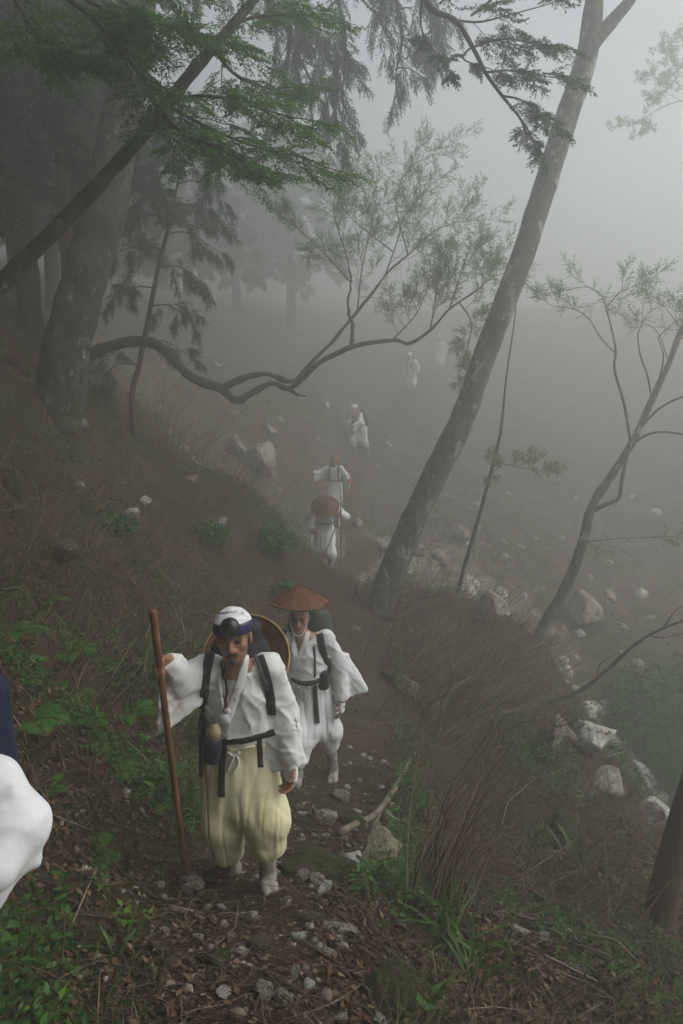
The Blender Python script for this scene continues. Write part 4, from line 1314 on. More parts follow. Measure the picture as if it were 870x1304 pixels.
# ------------------------------------------------------------------ the elder in yellow trousers
def elder():
    g0 = on_ground(343, 1137)
    dY = g0[1] - 3.80
    A = lambda px, py, y: at(px, py, y + dY)
    root = empty('person', g0)
    props(root, 'man in white jacket and yellow trousers with headscarf climbing the trail with a staff', 'person')
    J = dict(head=A(297.5, 809, 3.71), neck=A(300, 853, 3.80), chest=A(302, 880, 3.82), belly=A(305, 925, 3.87), waist=A(306, 936, 3.88), pelvis=A(307, 968, 3.92),
             shR=A(267, 846, 3.80), shL=A(343, 847, 3.82), elR=A(232, 866, 3.66), elL=A(362, 912, 3.90), wrR=A(210, 857, 3.54), wrL=A(371, 972, 3.80),
             hipR=A(285, 978, 3.92), hipL=A(330, 978, 3.90), knR=A(286, 1046, 3.87), knL=A(340, 1042, 3.78), anR=A(295, 1100, 4.02), anL=A(341, 1108, 3.86),
             hemR=A(290, 1080, 3.92), hemL=A(340, 1072, 3.80), toR=A(288, 1121, 3.98), toL=A(344, 1130, 3.75))
    J['toL'][2] = float(hgt(J['toL'][0], J['toL'][1])) + .022
    J['anL'][2] = max(J['anL'][2], J['toL'][2] + .05)
    face = unit([-.03, -1, -.05]); up = unit([-.075, -.05, 1])
    # staff: from the ground stone through the fist to well above it
    sb = on_ground(238, 1121); st_ = A(194, 772, 3.40); sm = A(204.5, 857, 3.455)
    st_ = sb + (sm - sb) * (st_[2] - sb[2]) / (sm[2] - sb[2])
    staff('reddish wooden walking staff gripped by the man in yellow trousers', [sb - (sm - sb) * .02, sm, st_], .0165, .0165, 'staff', 8)
    ax = unit(st_ - sb)
    # right hand closed round the staff
    d = unit([-.62, -.75, .1]); n = unit([.77, -.62, .0]); d = unit(d - ax * (d @ ax)); n = unit(np.cross(ax, d)); n = n if n[0] > 0 else -n
    wr = sm - d * .080 - n * .036
    J['wrR'] = wr
    o = dict(vox=.0064, vox_body=.0048, vox_foot=.005, face=face, up=up, head_s=1.03, skin=(.27, .135, .082), hair=None, beard=True,
             hands=[((wr, d, n, ax), dict(curl=(1.0, 1.45, 1.0), s=1.0)),
                    ((A(371, 972, 3.80), A(369, 1000, 3.78) - A(371, 972, 3.80), [-.55, -.35, .1], [-.2, -1, 0]), dict(curl=(.35, .6, .5), s=1.02))],
             shirt=A(294, 869, 3.7)[2], trousers='cotton_yellow', leg_r=(.118, .108, .094), waist_r=(.158, .120), hip_r=(.182, .135), pleat=.0052,
             sleeveR=[(A(262, 868, 3.77), A(210, 849, 3.57), A(204, 930, 3.60), A(254, 893, 3.74), .020)],
             openR=[(A(207, 858, 3.555), A(186, 862, 3.47), A(182, 945, 3.49), A(205, 927, 3.575), .013)],
             sleeveL=[(A(344, 866, 3.84), A(366, 885, 3.87), A(384, 969, 3.82), A(341, 976, 3.84), .026)],
             vneck=(A(287, 838, 3.70), A(312, 838, 3.70), A(292, 900, 3.68), .05),
             jfold=fold(.006, (8, 8, 4.5), .004, (22, 22, 13), .0075))
    body, jv, tv = dress(root, J, o)
    S = Surf(jv, tv, body); SJ = Surf(jv, body)
    # collar, belts and ties
    lay(root, 'collar', S, [(313, 836), (309, 858), (302, 882), (293, 905), (284, 930)], .046, .010, 'cotton')
    lay(root, 'collar', S, [(283, 838), (282, 862), (285, 888), (289, 908)], .042, .009, 'cotton')
    lay(root, 'belt', S, [(260, 938), (280, 944), (306, 944), (330, 938), (350, 932)], .034, .006, 'black_cloth', 20)
    P, Nn = S.strip([(285, 946), (284, 965), (283, 990), (282.5, 1014)], 12, .006)
    g = Geo(); g.ribbon(P, Nn, .036, .004); g.build('belt_end', M['black_cloth'], root)
    lay(root, 'belt_end', S, [(330, 938), (331, 958), (332, 977)], .030, .004, 'black_cloth')
    lay(root, 'waist_tie', S, [(289, 952), (300, 954), (312, 953), (324, 950)], .024, .006, 'cotton_yellow')
    g = Geo()
    for s in ([(291, 957), (298, 962), (306, 956)], [(300, 960), (304, 970), (296, 986)], [(299, 960), (294, 972), (291, 981)]):
        P, Nn = S.strip(s, 8, .008); g.tube(P, .006, 6)
    g.build('waist_cord', M['cotton'], root)
    # wrist cover on the hanging hand
    B = Blend(); w = A(371, 968, 3.80); e = A(370, 990, 3.785)
    B.ecap(w, e, (.040, .033), (.047, .026), [.6, -.6, 0], .02)
    mesh_obj('wrist_cover', *B.mesh(.005, fold(.002, (40, 40, 60))), M['cotton'], root)
    # headscarf with its band, forehead cap and print
    r, f, u = frame(face, up)
    hc = J['head']; s = o['head_s']
    L = lambda x, y, z: hc + (r * x + f * y + u * z) * s
    B = Blend(); AA = np.array([r, f, u])
    B.ell(L(0, -.016, .040), AA, np.array([.088, .106, .088]) * s, .02)
    B.ell(L(0, -.005, .045), AA, np.array([.088, .101, .062]) * s, .02)
    lo = hc - .25; hi = hc + .25
    B.plane(L(0, .08, .028), -(u + f * -.18), lo, hi)
    hv = B.mesh(.0045, fold(.0022, (30, 30, 26), .001, (70, 70, 70)))
    q = (hv[0] - hc) / s; zz = q @ u + .12 * (-(q @ f) + .09)
    col = np.where((zz < .083)[:, None], np.array([.018, .018, .085]), np.array([.74, .75, .78]))
    sc = mesh_obj('headscarf', *hv, M['scarf'], root, col=col)
    B = Blend(); B.ell(L(.082, -.02, .045), AA, (.018, .022, .02), .01); B.ell(L(.088, -.03, .03), AA, (.010, .02, .022), .01)
    mesh_obj('knot', *B.mesh(.005), M['cotton_clean'], sc)
    SH = Surf(hv)
    h = SH.hit(292.8, 799)
    B = Blend(); n_ = unit(h[1] + np.array([0, -.4, .1])); t1 = unit(np.cross(n_, Z_)); t2 = np.cross(t1, n_)
    B.ell(h[0] - n_ * .004, np.array([t1, t2, n_]), (.046, .048, .040), .01)
    tk = mesh_obj('forehead_cap', *B.mesh(.0045), M['lacquer'], root)
    Kx, Ky = 260, 760; zf = 90 / 870
    zz_ = lambda pts: [(Kx + a * zf, Ky + b * zf) for a, b in pts]
    marks(sc, 'brush_writing', SH, [zz_(p) for p in ([(172, 215), (200, 200)], [(185, 192), (190, 222)], [(205, 188), (212, 218), (232, 205)], [(222, 190), (240, 222)], [(240, 190), (250, 215), (268, 195)],
          [(262, 182), (275, 208)], [(272, 200), (300, 192)], [(298, 180), (305, 205)], [(300, 195), (340, 185)], [(335, 178), (340, 205)], [(355, 190), (372, 196)], [(368, 180), (362, 205)], [(378, 190), (408, 184)],
          [(455, 190), (470, 205)], [(460, 215), (498, 198)])], .0030, 'ink', .0015)
    marks(sc, 'gold_print', SH, [zz_(p) for p in ([(432, 358), (480, 350), (530, 330), (578, 312)], [(478, 340), (482, 362)], [(165, 335), (195, 350)])], .0035, 'gold', .0015)
    # pack with straps, card, beads, bottle
    pk = empty('backpack', A(310, 900, 4.04)); props(pk, 'dark backpack worn by the man in yellow trousers', 'backpack')
    B = Blend()
    B.ecap(A(306, 828, 4.02), A(308, 925, 4.10), (.15, .085), (.155, .10), X_, .04)
    B.ecap(A(308, 800, 3.99), A(306, 840, 4.05), (.10, .06), (.14, .08), X_, .04)
    mesh_obj('pack_bag', *B.mesh(.01, fold(.008, (10, 10, 10))), M['pack_dark'], pk)
    for px, wd in (([(272, 822), (266, 838), (262, 862), (259, 892), (259, 925)], .047), ([(322, 822), (331, 838), (339, 862), (344, 888), (346, 908)], .047)):
        o1 = lay(pk, 'shoulder_strap', S, px, wd, .010, 'black_cloth', 18, .004)
    lay(pk, 'strap_webbing', S, [(326, 836), (334, 856), (339, 870)], .018, .004, 'grey_cloth', 10, .015)
    lay(pk, 'strap_patch', S, [(336.5, 862), (341, 880)], .030, .003, 'grey_cloth', 6, .013)
    lay(pk, 'strap_patch', S, [(262, 870), (260, 886)], .026, .003, 'grey_cloth', 6, .013)
    g = Geo(); P, Nn = S.strip([(342, 890), (347, 900), (345, 911), (340, 903), (342, 892)], 12, .012); g.tube(P, .0045, 6); g.build('strap_loop', M['black_cloth'], pk)
    B = Blend(); B.ecap(A(258, 915, 3.82), A(257, 985, 3.86), (.018, .075), (.010, .06), X_, .02)
    mesh_obj('hip_flap', *B.mesh(.008, fold(.003)), M['navy_cloth'], pk)
    P_ = A(271, 940, 3.70)
    B = Blend(); B.ecap(A(271, 946, 3.70), A(270, 964, 3.73), (.046, .040), (.043, .038), X_, .02)
    mesh_obj('bottle_pouch', *B.mesh(.006, fold(.002, (30, 30, 20))), M['navy_cloth'], pk)
    g = Geo(); b0, b1 = A(272, 942, 3.70), A(274, 924, 3.685)
    g.tube([b0, b0 * .5 + b1 * .5, b0 * .22 + b1 * .78, b1 * .85 + b0 * .15, b1], [.031, .032, .031, .019, .019], 18); bt = g.build('drink_bottle', M['beige'], None, smooth=False)
    props(bt, 'beige drink bottle in the navy hip pouch of the foremost man', 'bottle')
    # beads and card on the chest
    g = Geo()
    for s_, n_ in (([(285, 842), (286, 860), (288, 880), (285.5, 902)], 40), ([(288, 850), (290, 872), (288, 900)], 34)):
        P, Nn = S.strip(s_, n_, .012)
        for p in P:
            g.tube([p - Z_ * .005, p - Z_ * .002, p + Z_ * .002, p + Z_ * .005], [.002, .0058, .0058, .002], 6)
    bd = g.build('bead_string', M['bead'], root); bd['kind'] = 'stuff'
    h = S.hit(288, 916); nn = unit(h[1] + np.array([0, -.5, 0])); t1 = unit(np.cross(Z_, nn) + Z_ * .12); t2 = np.cross(nn, t1)
    g = Geo(); g.box(h[0] + nn * .014, t1 * .025, t2 * .037, nn * .0015); g.build('name_card', M['card'], root, smooth=False)
    g = Geo()
    P, Nn = S.strip([(281, 845), (283, 870), (286, 900), (288, 908)], 12, .012); g.tube(P, .002, 5); g.build('lanyard', M['black_cloth'], root)
    marks(root, 'sleeve_mark', S, [[(374, 917), (381, 919)], [(376, 914), (378, 928)], [(373, 923), (380, 926)], [(380, 913), (377, 922)], [(374, 929), (381, 931)]], .0026, 'grey_cloth')
    marks(root, 'collar_mark', S, [[(297, 889), (302, 892)], [(300, 887), (298, 896)], [(297, 894), (303, 896)]], .0026, 'ink', .009)
    marks(root, 'collar_mark', S, [[(282, 886), (286, 888)], [(284, 884), (283, 894)]], .0026, 'ink', .009)
    # the straw hat carried on the pack
    c = A(313, 838, 4.10); axis = unit([.10, .80, -.55])
    ht = empty('straw_hat', c); props(ht, 'conical straw hat hung on the dark backpack behind the headscarf', 'hat')
    cone_hat('hat_cone', ht, c, axis, .235, .10, True)

elder()

# ------------------------------------------------------------------ the man with the conical hat
def hat_man():
    g0 = on_ground(424, 996)
    dY = g0[1] - 6.0
    A = lambda px, py, y: at(px, py, y + dY)
    root = empty('person', g0)
    props(root, 'man all in white with conical straw hat walking close behind the foremost man', 'person')
    J = dict(head=A(381, 785, 5.86), neck=A(384, 812, 5.93), chest=A(388, 832, 5.95), belly=A(392, 860, 5.97), waist=A(393, 866, 5.98), pelvis=A(397, 890, 6.0),
             shR=A(359, 810, 5.93), shL=A(415, 810, 5.95), elR=A(348, 850, 5.92), elL=A(434, 848, 6.02), wrR=A(345, 890, 5.80), wrL=A(435, 893, 5.92),
             hipR=A(384, 898, 5.98), hipL=A(410, 898, 6.0), knR=A(381, 940, 5.84), knL=A(419, 930, 5.98), anR=A(379, 990, 5.78), anL=A(424, 980, 6.08),
             hemR=A(380, 965, 5.80), hemL=A(422, 945, 6.03), toR=A(375, 1016, 5.66), toL=A(423, 993, 5.95))
    for k in 'RL':
        J['to' + k][2] = float(hgt(J['to' + k][0], J['to' + k][1])) + .022
        J['an' + k][2] = max(J['an' + k][2], J['to' + k][2] + .05)
    face = unit([-.05, -1, -.12]); up = unit([.04, -.06, 1])
    o = dict(vox=.008, vox_body=.0065, vox_foot=.006, face=face, up=up, head_s=.98, skin=(.42, .26, .19), hair=(.03, .027, .025), hairline=.07, jacket='cotton_clean', trousers='cotton_clean',
             hands=[((A(435, 893, 5.92), A(434, 912, 5.90) - A(435, 893, 5.92), [-.8, 0, 0], [0, -1, 0]), dict(curl=(.3, .5, .5))), ((A(345, 890, 5.80), [0, -.3, -1], [.8, 0, 0], [0, -1, 0]), dict(curl=(.3, .5, .5)))],
             leg_r=(.112, .112, .088), waist_r=(.150, .115), hip_r=(.165, .125), pleat=.006, 
             sleeveL=[(A(424, 835, 5.98), A(440, 835, 6.02), A(464, 877, 6.0), A(430, 888, 5.97), .028)],
             openL=[(A(434, 885, 5.98), A(461, 875, 6.0), A(466, 905, 5.99), A(434, 910, 5.97), .018)],
             sleeveR=[(A(354, 830, 5.93), A(344, 850, 5.90), A(338, 890, 5.86), A(358, 890, 5.90), .035)],
             vneck=(A(373, 802, 5.84), A(392, 802, 5.84), A(379, 832, 5.82), .045), jfold=fold(.005, (8, 8, 4.5), .003, (22, 22, 13), .007))
    body, jv, tv = dress(root, J, o)
    S = Surf(jv, tv, body)
    lay(root, 'collar', S, [(392, 805), (388, 820), (380, 838), (370, 856)], .042, .006, 'cotton_clean')
    lay(root, 'collar', S, [(373, 806), (373, 820), (376, 836)], .038, .005, 'cotton_clean')
    lay(root, 'belt', S, [(371, 864), (385, 870), (400, 869), (415, 861)], .040, .008, 'black_cloth', 16)
    P, Nn = S.strip([(401, 872), (402, 890), (403, 906), (404, 921)], 12, .008)
    g = Geo(); g.ribbon(P, Nn, .038, .004); g.build('belt_end', M['black_cloth'], root)
    g = Geo()
    for s in ([(380, 874), (388, 878), (394, 873)], [(388, 877), (390, 886), (386, 894)]):
        P, Nn = S.strip(s, 8, .008); g.tube(P, .006, 6)
    g.build('waist_cord', M['cotton'], root)
    g = Geo(); w, e = A(435, 890, 5.92), A(434.5, 904, 5.905)
    B = Blend(); B.ecap(w, e, (.043, .036), (.046, .028), [0, -1, 0], .02)
    mesh_obj('wrist_cover', *B.mesh(.006), M['cotton_clean'], root)
    for py in (891, 897):
        c = A(435, py, 5.92); a = np.linspace(0, 6.283, 20)
        g.tube(c + np.stack([np.cos(a) * .041, np.sin(a) * .047, a * 0], 1), .005, 5, cap=False)
    g.build('wrist_cord', M['bead'], root)
    # hat with its chin band
    hc = cone_hat('straw_hat', root, A(381, 766, 5.86), unit([.05, .05, 1]), .237, .135)
    hc.name = 'straw_hat'
    L = lambda x, y, z: J['head'] + (unit([1, -.05, 0]) * x + face * y + Z_ * z) * .98
    g = Geo()
    g.tube(catmull([L(-.07, .02, .05), L(-.066, .035, -.05), L(-.035, .075, -.108), L(.0, .085, -.122), L(.035, .075, -.108), L(.066, .035, -.05), L(.07, .02, .05)], 30), .0045, 6)
    g.build('chin_band', M['cotton_clean'], root)
    pk = empty('backpack', A(395, 830, 6.15)); props(pk, 'grey green backpack with black straps worn by the man with conical hat', 'backpack')
    B = Blend(); B.ecap(A(392, 795, 6.14), A(394, 850, 6.2), (.17, .09), (.16, .10), X_, .04); B.ecap(A(402, 782, 6.1), A(400, 800, 6.14), (.12, .06), (.14, .08), X_, .04)
    mesh_obj('pack_bag', *B.mesh(.012, fold(.01, (10, 10, 10))), M['pack_green'], pk)
    lay(pk, 'shoulder_strap', S, [(404, 796), (408, 810), (410, 826), (415, 840), (419, 856)], .055, .012, 'black_cloth', 16, .004)
    lay(pk, 'shoulder_strap', S, [(363, 798), (359, 812), (360, 830)], .052, .012, 'black_cloth', 12, .004)
    lay(pk, 'strap_webbing', S, [(400, 823), (401, 840), (401, 862)], .016, .004, 'black_cloth', 10, .006)
    B = Blend(); h = S.hit(412, 866); B.ecap(h[0] + Z_ * .05, h[0] - Z_ * .05, (.045, .035), (.05, .035), X_, .02)
    mesh_obj('hip_pouch', *B.mesh(.008), M['black_cloth'], pk)
hat_man()

# ------------------------------------------------------------------ the walkers further back
TEMPLATE = dict(head=(0, -.07, 1.50), neck=(0, 0, 1.36), chest=(0, 0, 1.24), belly=(0, .02, 1.02), waist=(0, .02, .98), pelvis=(0, .03, .86),
                shR=(-.17, 0, 1.31), shL=(.17, 0, 1.31), elR=(-.25, .02, 1.06), elL=(.25, .02, 1.06), wrR=(-.26, -.08, .84), wrL=(.26, -.08, .84),
                hipR=(-.085, .03, .80), hipL=(.085, .03, .80), knR=(-.10, -.05, .48), knL=(.10, -.05, .48), hemR=(-.10, -.03, .36), hemL=(.10, -.03, .36),
                anR=(-.10, .03, .09), anL=(.10, .03, .09), toR=(-.10, -.11, .024), toL=(.10, -.11, .024))
def walker(label, x, y, heading, scale=1.0, lean=0.0, over=None, vox=.014, hat=None, scarf=False, hair=(.03, .027, .025), pack=None, belt=True, group='walkers further down the line', face_down=.15, z=None, faint=False):
    base = np.array([x, y, float(hgt(x, y)) if z is None else z])
    ch, sh = math.cos(heading), math.sin(heading)
    T = dict(TEMPLATE); T.update(over or {})
    W = lambda p: base + scale * np.array([p[0] * ch - p[1] * sh, p[0] * sh + p[1] * ch, p[2]])
    J = {}
    for k, p in T.items():
        p = np.array(p, float)
        if k not in (over or {}) and p[2] > .86: p[1] -= (p[2] - .86) * lean
        J[k] = W(p)
    root = empty('person', base); props(root, label, 'person', group)
    D = lambda v: np.array([v[0] * ch - v[1] * sh, v[0] * sh + v[1] * ch, v[2]])
    face = unit(D([0, -1, -face_down])); side = D([1, 0, 0])
    def sleeve(k):
        a, b = J['el' + k] * .5 + J['sh' + k] * .5, J['wr' + k] * .9 + J['el' + k] * .1
        dn = np.array([0, 0, -.20 * scale]) 
        return [(a + dn * .2, b, b + dn, a + dn * .9, .022)]
    hd = []
    for k, q in (('R', 1), ('L', -1)):
        d = J['wr' + k] - J['el' + k]
        hd.append(((J['wr' + k], d, D([q, 0, 0]), D([0, -1, .3])), dict(curl=(.6, .8, .6), s=scale)))
    o = dict(vox=vox, vox_body=min(vox, .013), face=face, up=unit(np.cross(np.cross(face, Z_), face)), side=side, head_s=scale, skin=(.30, .17, .11), hair=None if scarf else hair, sleeveR=sleeve('R'), sleeveL=sleeve('L'), hands=hd, jacket='cotton_clean', trousers='cotton_clean', leg_r=(.11, .11, .085), sole=False, pleat=.006)
    b, jv, tv = dress(root, J, o)
    if belt:
        g = Geo(); a = np.linspace(0, 6.2832, 30); c = J['waist']
        g.tube(c + np.cos(a)[:, None] * side * .172 + np.sin(a)[:, None] * np.cross(side, Z_) * .142, .016, 6, cap=False); g.build('belt', M['black_cloth'], root)
    if scarf:
        r, f, u = frame(face, o['up']); AA = np.array([r, f, u]); B = Blend()
        L = lambda p, q, s_: J['head'] + (r * p + f * q + u * s_) * scale
        B.ell(L(0, -.016, .040), AA, np.array([.086, .106, .092]), .02); B.plane(L(0, .08, .03), -(u - f * .2), J['head'] - .3, J['head'] + .3)
        mesh_obj('headscarf', *B.mesh(.009), M['cotton_clean'], root)
    if hat is not None:
        ax = unit(D(hat)); cone_hat('straw_hat', root, J['head'] + ax * .07, ax, .235 * scale, .125, seg=32)
    if pack is not None:
        m, plabel, sz = pack
        bk = D([0, 1, 0])
        pk = empty('backpack', J['chest'] + bk * .2); props(pk, plabel, 'backpack', 'backpacks of the walkers')
        B = Blend(); B.ecap(J['chest'] + bk * (.20) + Z_ * .10, J['belly'] + bk * .22 + Z_ * .02, (.15 * sz, .09 * sz), (.16 * sz, .10 * sz), side, .04); B.cap(J['chest'] + bk * .18 + Z_ * .16, J['chest'] + bk * .2, .08 * sz, .10 * sz, .04)
        mesh_obj('pack_bag', *B.mesh(.016, fold(.01, (10, 10, 10))), M[m], pk)
        for k in 'RL':
            g = Geo(); s0, c0 = J['sh' + k], J['chest']; inn = (c0 - s0); inn[2] = 0; inn = inn * .35
            P = catmull([s0 + inn + bk * .10 + Z_ * .03, s0 + inn + Z_ * .075, s0 + inn - bk * .11 + Z_ * -.03, s0 + inn - bk * .135 - Z_ * .20, s0 + inn * .3 + bk * .0 - Z_ * .34], 14)
            g.tube(P, .02, 6); g.build('shoulder_strap', M['black_cloth'], pk)
    return J

# bowed walker with hat just beyond the crest
J3 = walker('walker bowed under a brown conical hat just beyond the crest of the trail', -.33, 15.0, .05, 1.12, .45,
            over=dict(elL=(.36, -.22, 1.12), wrL=(.22, -.40, 1.22), elR=(-.30, -.10, 1.02), wrR=(-.22, -.36, .92), head=(0, -.42, 1.30), neck=(0, -.27, 1.24), knL=(.10, -.18, .46), toL=(.10, -.2, .05), anL=(.10, -.06, .12)),
            vox=.010, hat=(-.05, -.62, .78), face_down=.8)
w = J3['wrL']; staff('pale staff slanting in front of the bowed walker with brown hat', [np.array(at(412, 712, 14.35)), w + [.03, -.05, 0], np.array(at(434, 622, 14.75))], .014, .014, 'staff_pale', 7)
staff('reddish staff held upright by the bowed walker with brown hat', [np.array([w[0] + .06, w[1] - .1, float(hgt(w[0] + .06, w[1] - .1)) - .02]), w + [.05, -.08, -.15], w + [.05, -.08, .12]], .013, .013, 'staff', 7)
# bareheaded walker behind with red cuff and staff
J4 = walker('bareheaded dark haired walker holding arms out above the brown hat', -.18, 20.0, -.1, 1.0, .12,
            over=dict(elR=(-.36, -.05, 1.16), wrR=(-.50, -.16, 1.20), elL=(.33, -.04, 1.08), wrL=(.40, -.22, 1.0)), vox=.016, pack=('pack_dark', 'dark backpack of the bareheaded walker', 1.0))
w = J4['wrL']; gz = float(hgt(w[0] + .12, w[1] - .1))
staff('thin reddish staff held out by the bareheaded walker', [np.array([w[0] + .22, w[1] - .1, gz - .02]), w + [.03, -.02, 0], w + [-.02, 0, .18]], .013, .013, 'staff', 7)
g = Geo(); g.tube([w + [.02, 0, -.03], w + [.02, 0, .06]], [.055, .06], 10); c4 = g.build('red_cuff', M['red_cloth']); props(c4, 'small red cloth tied at the hand of the bareheaded walker', 'cloth')
h4 = J4['head']; g = Geo(); g.tube([h4 + [.07, -.03, -.02], h4 + [.085, -.05, .06], h4 + [.08, -.04, .10]], [.03, .035, .015], 10); c5 = g.build('orange_tag', M['orange_cloth']); props(c5, 'small orange tag beside the head of the bareheaded walker', 'tag')
# walker with dark pack, climbing to the left
J5 = walker('white clad walker with dark pack stepping uphill in the mist', .62, 25.0, -1.05, 1.0, .30,
            over=dict(knR=(-.10, -.24, .50), anR=(-.10, -.12, .12), toR=(-.10, -.27, .06), hemR=(-.1, -.2, .38), knL=(.10, .06, .46), anL=(.10, .22, .11), toL=(.10, .10, .03), hemL=(.1, .12, .34), elL=(.25, -.22, 1.1), wrL=(.22, -.42, 1.0), elR=(-.25, -.2, 1.1), wrR=(-.2, -.42, 1.05)),
            vox=.016, scarf=True, pack=('pack_dark', 'dark pack on the walker stepping uphill in the mist', 1.05))
w = J5['wrR']; staff('thin staff of the walker stepping uphill in the mist', [np.array([w[0] - .1, w[1] - .12, float(hgt(w[0] - .1, w[1] - .12)) - .02]), w, w + [.02, .02, .3]], .013, .013, 'staff', 7)
J6 = walker('faint white walker almost lost in the mist below the leafy limb', 2.62, 30.0, -.5, 1.0, .3, vox=.02, scarf=True, belt=False, pack=('pack_green', 'faint grey pack on the walker almost lost in the mist', 1.0))
w = J6['wrL']; staff('faint long staff of the walker almost lost in the mist', [np.array([w[0] + .25, w[1] - .2, float(hgt(w[0] + .25, w[1] - .2)) - .02]), w, w + [-.15, .1, .5]], .015, .015, 'staff_pale', 7)
J7 = walker('farthest white walker, barely visible beside the leafy limb', 4.25, 35.0, -.3, 1.0, .25, vox=.022, scarf=True, belt=False)

# the shoulder and sleeve that the frame cuts off at the left edge
def edge_person():
    A = at
    base = np.array([-1.02, 1.8, float(hgt(-1.02, 1.8))])
    root = empty('person', base); props(root, 'white sleeve and shoulder of a walker cut off by the frame edge', 'person')
    S0 = A(-20, 1000, 1.75)
    z0 = base[2]; sx = S0[0]
    x0 = sx - .24
    J = dict(head=np.array([x0 - .02, 1.72, S0[2] + .20]), neck=np.array([x0, 1.80, S0[2] + .06]), chest=np.array([x0, 1.83, S0[2] - .07]), belly=np.array([x0 - .08, 1.9, S0[2] - .28]), waist=np.array([x0 - .09, 1.92, S0[2] - .32]), pelvis=np.array([x0 - .12, 1.95, S0[2] - .44]),
             shR=np.array([x0 - .17, 1.82, S0[2]]), shL=np.array([sx, 1.80, S0[2] - .01]), elR=np.array([x0 - .24, 1.85, S0[2] - .25]), elL=A(20, 1048, 1.74), wrR=np.array([x0 - .22, 1.78, S0[2] - .45]), wrL=A(-14, 1118, 1.62),
             )
    lz = lambda f: z0 + (J['pelvis'][2] - z0) * f
    x0 = x0 - .16
    for k, q in (('R', -1), ('L', 1)):
        J['hip' + k] = np.array([x0 + q * .09, 1.88, lz(.93)]); J['kn' + k] = np.array([x0 + q * .10, 1.82, lz(.52)]); J['hem' + k] = np.array([x0 + q * .10, 1.84, lz(.40)])
        J['an' + k] = np.array([x0 + q * .10, 1.9, lz(.10)]); J['to' + k] = np.array([x0 + q * .10, 1.76, z0 + .024])
    o = dict(vox=.0105, vox_body=.014, face=unit([-.2, -1, -.1]), skin=(.30, .17, .11), hair=(.03, .027, .025), jacket='cotton_clean', trousers='cotton_clean', sole=False,
             hands=[((J['wrL'], J['wrL'] - J['elL'], [-1, 0, 0], [0, -1, 0]), dict(curl=(.5, .7, .5)))],
             sleeveL=[(A(18, 1010, 1.74), A(40, 1030, 1.75), A(44, 1096, 1.72), A(26, 1104, 1.70), .016), (A(0, 1040, 1.70), A(30, 1040, 1.72), A(22, 1104, 1.70), A(-6, 1150, 1.66), .022)],
             jfold=fold(.004, (5, 5, 3.5), .0, (18, 18, 9), .006, (3.5, 3.5, 2.6), 1.4))
    dress(root, J, o)
    pk = empty('backpack', J['chest'] + [0, .2, 0]); props(pk, 'navy pack edge behind the white shoulder at the frame edge', 'backpack')
    B = Blend(); B.ecap(A(-28, 885, 1.95), A(-18, 985, 1.98), (.075, .08), (.085, .09), X_, .03)
    mesh_obj('pack_bag', *B.mesh(.008, fold(.003, (12, 12, 12))), M['navy_cloth'], pk)
edge_person()
# ------------------------------------------------------------------ stones, litter and undergrowth
import bmesh
def ramp_mat(name, cols, rough=.85, translucent=0.0, spec=.2):
    """colour picked per piece from its tint attribute"""
    m = bpy.data.materials.new(name); m.use_nodes = True
    N, L = m.node_tree.nodes, m.node_tree.links
    b = N['Principled BSDF']; b.inputs['Roughness'].default_value = rough; b.inputs['Specular IOR Level'].default_value = spec
    a = N.new('ShaderNodeAttribute'); a.attribute_name = 'tint'
    r = N.new('ShaderNodeValToRGB'); el = r.color_ramp.elements
    k = len(cols)
    for i, c in enumerate(cols):
        e = el[0] if i == 0 else (el[-1] if i == k - 1 else el.new(i / (k - 1)))
        e.position = i / (k - 1); e.color = (*c, 1)
    L.new(a.outputs['Fac'], r.inputs['Fac'])
    nz = N.new('ShaderNodeTexNoise'); nz.inputs['Scale'].default_value = 45; nz.inputs['Detail'].default_value = 4
    tc = N.new('ShaderNodeTexCoord'); L.new(tc.outputs['Object'], nz.inputs['Vector'])
    mr = N.new('ShaderNodeMapRange'); mr.inputs['From Min'].default_value = .3; mr.inputs['From Max'].default_value = .7; mr.inputs['To Min'].default_value = .7; mr.inputs['To Max'].default_value = 1.25
    L.new(nz.outputs['Fac'], mr.inputs['Value'])
    mx = N.new('ShaderNodeMix'); mx.data_type = 'RGBA'; mx.blend_type = 'MULTIPLY'; mx.inputs['Factor'].default_value = 1
    L.new(r.outputs['Color'], mx.inputs['A']); L.new(mr.outputs[0], mx.inputs['B'])
    L.new(mx.outputs['Result'], b.inputs['Base Color'])
    if translucent:
        t = N.new('ShaderNodeBsdfTranslucent'); L.new(mx.outputs['Result'], t.inputs['Color'])
        ms = N.new('ShaderNodeMixShader'); ms.inputs[0].default_value = translucent
        L.new(b.outputs[0], ms.inputs[1]); L.new(t.outputs[0], ms.inputs[2]); L.new(ms.outputs[0], N['Material Output'].inputs['Surface'])
    return m

M['litter'] = ramp_mat('dead_leaves', [(.024, .016, .011), (.050, .030, .019), (.085, .048, .028), (.125, .072, .042), (.18, .118, .072), (.26, .20, .14)], .8, .1)
M['stick'] = ramp_mat('dead_sticks', [(.035, .024, .017), (.08, .055, .038), (.15, .11, .078), (.28, .23, .18)], .9)
M['stem'] = ramp_mat('dry_stems', [(.06, .036, .024), (.13, .082, .054), (.22, .155, .105), (.34, .27, .20)], .85)
M['herb'] = ramp_mat('herb_leaves', [(.022, .055, .013), (.038, .095, .020), (.06, .145, .026), (.10, .21, .036)], .55, .3, .35)
M['herb_bright'] = ramp_mat('young_bright_leaves', [(.10, .22, .025), (.17, .32, .04)], .5, .35, .35)
M['fern'] = ramp_mat('fern_fronds', [(.035, .11, .020), (.06, .165, .028), (.08, .21, .035)], .55, .3, .3)
M['blade'] = ramp_mat('grass_blades', [(.03, .07, .015), (.05, .12, .022), (.08, .17, .035), (.16, .15, .07)], .5, .3, .35)
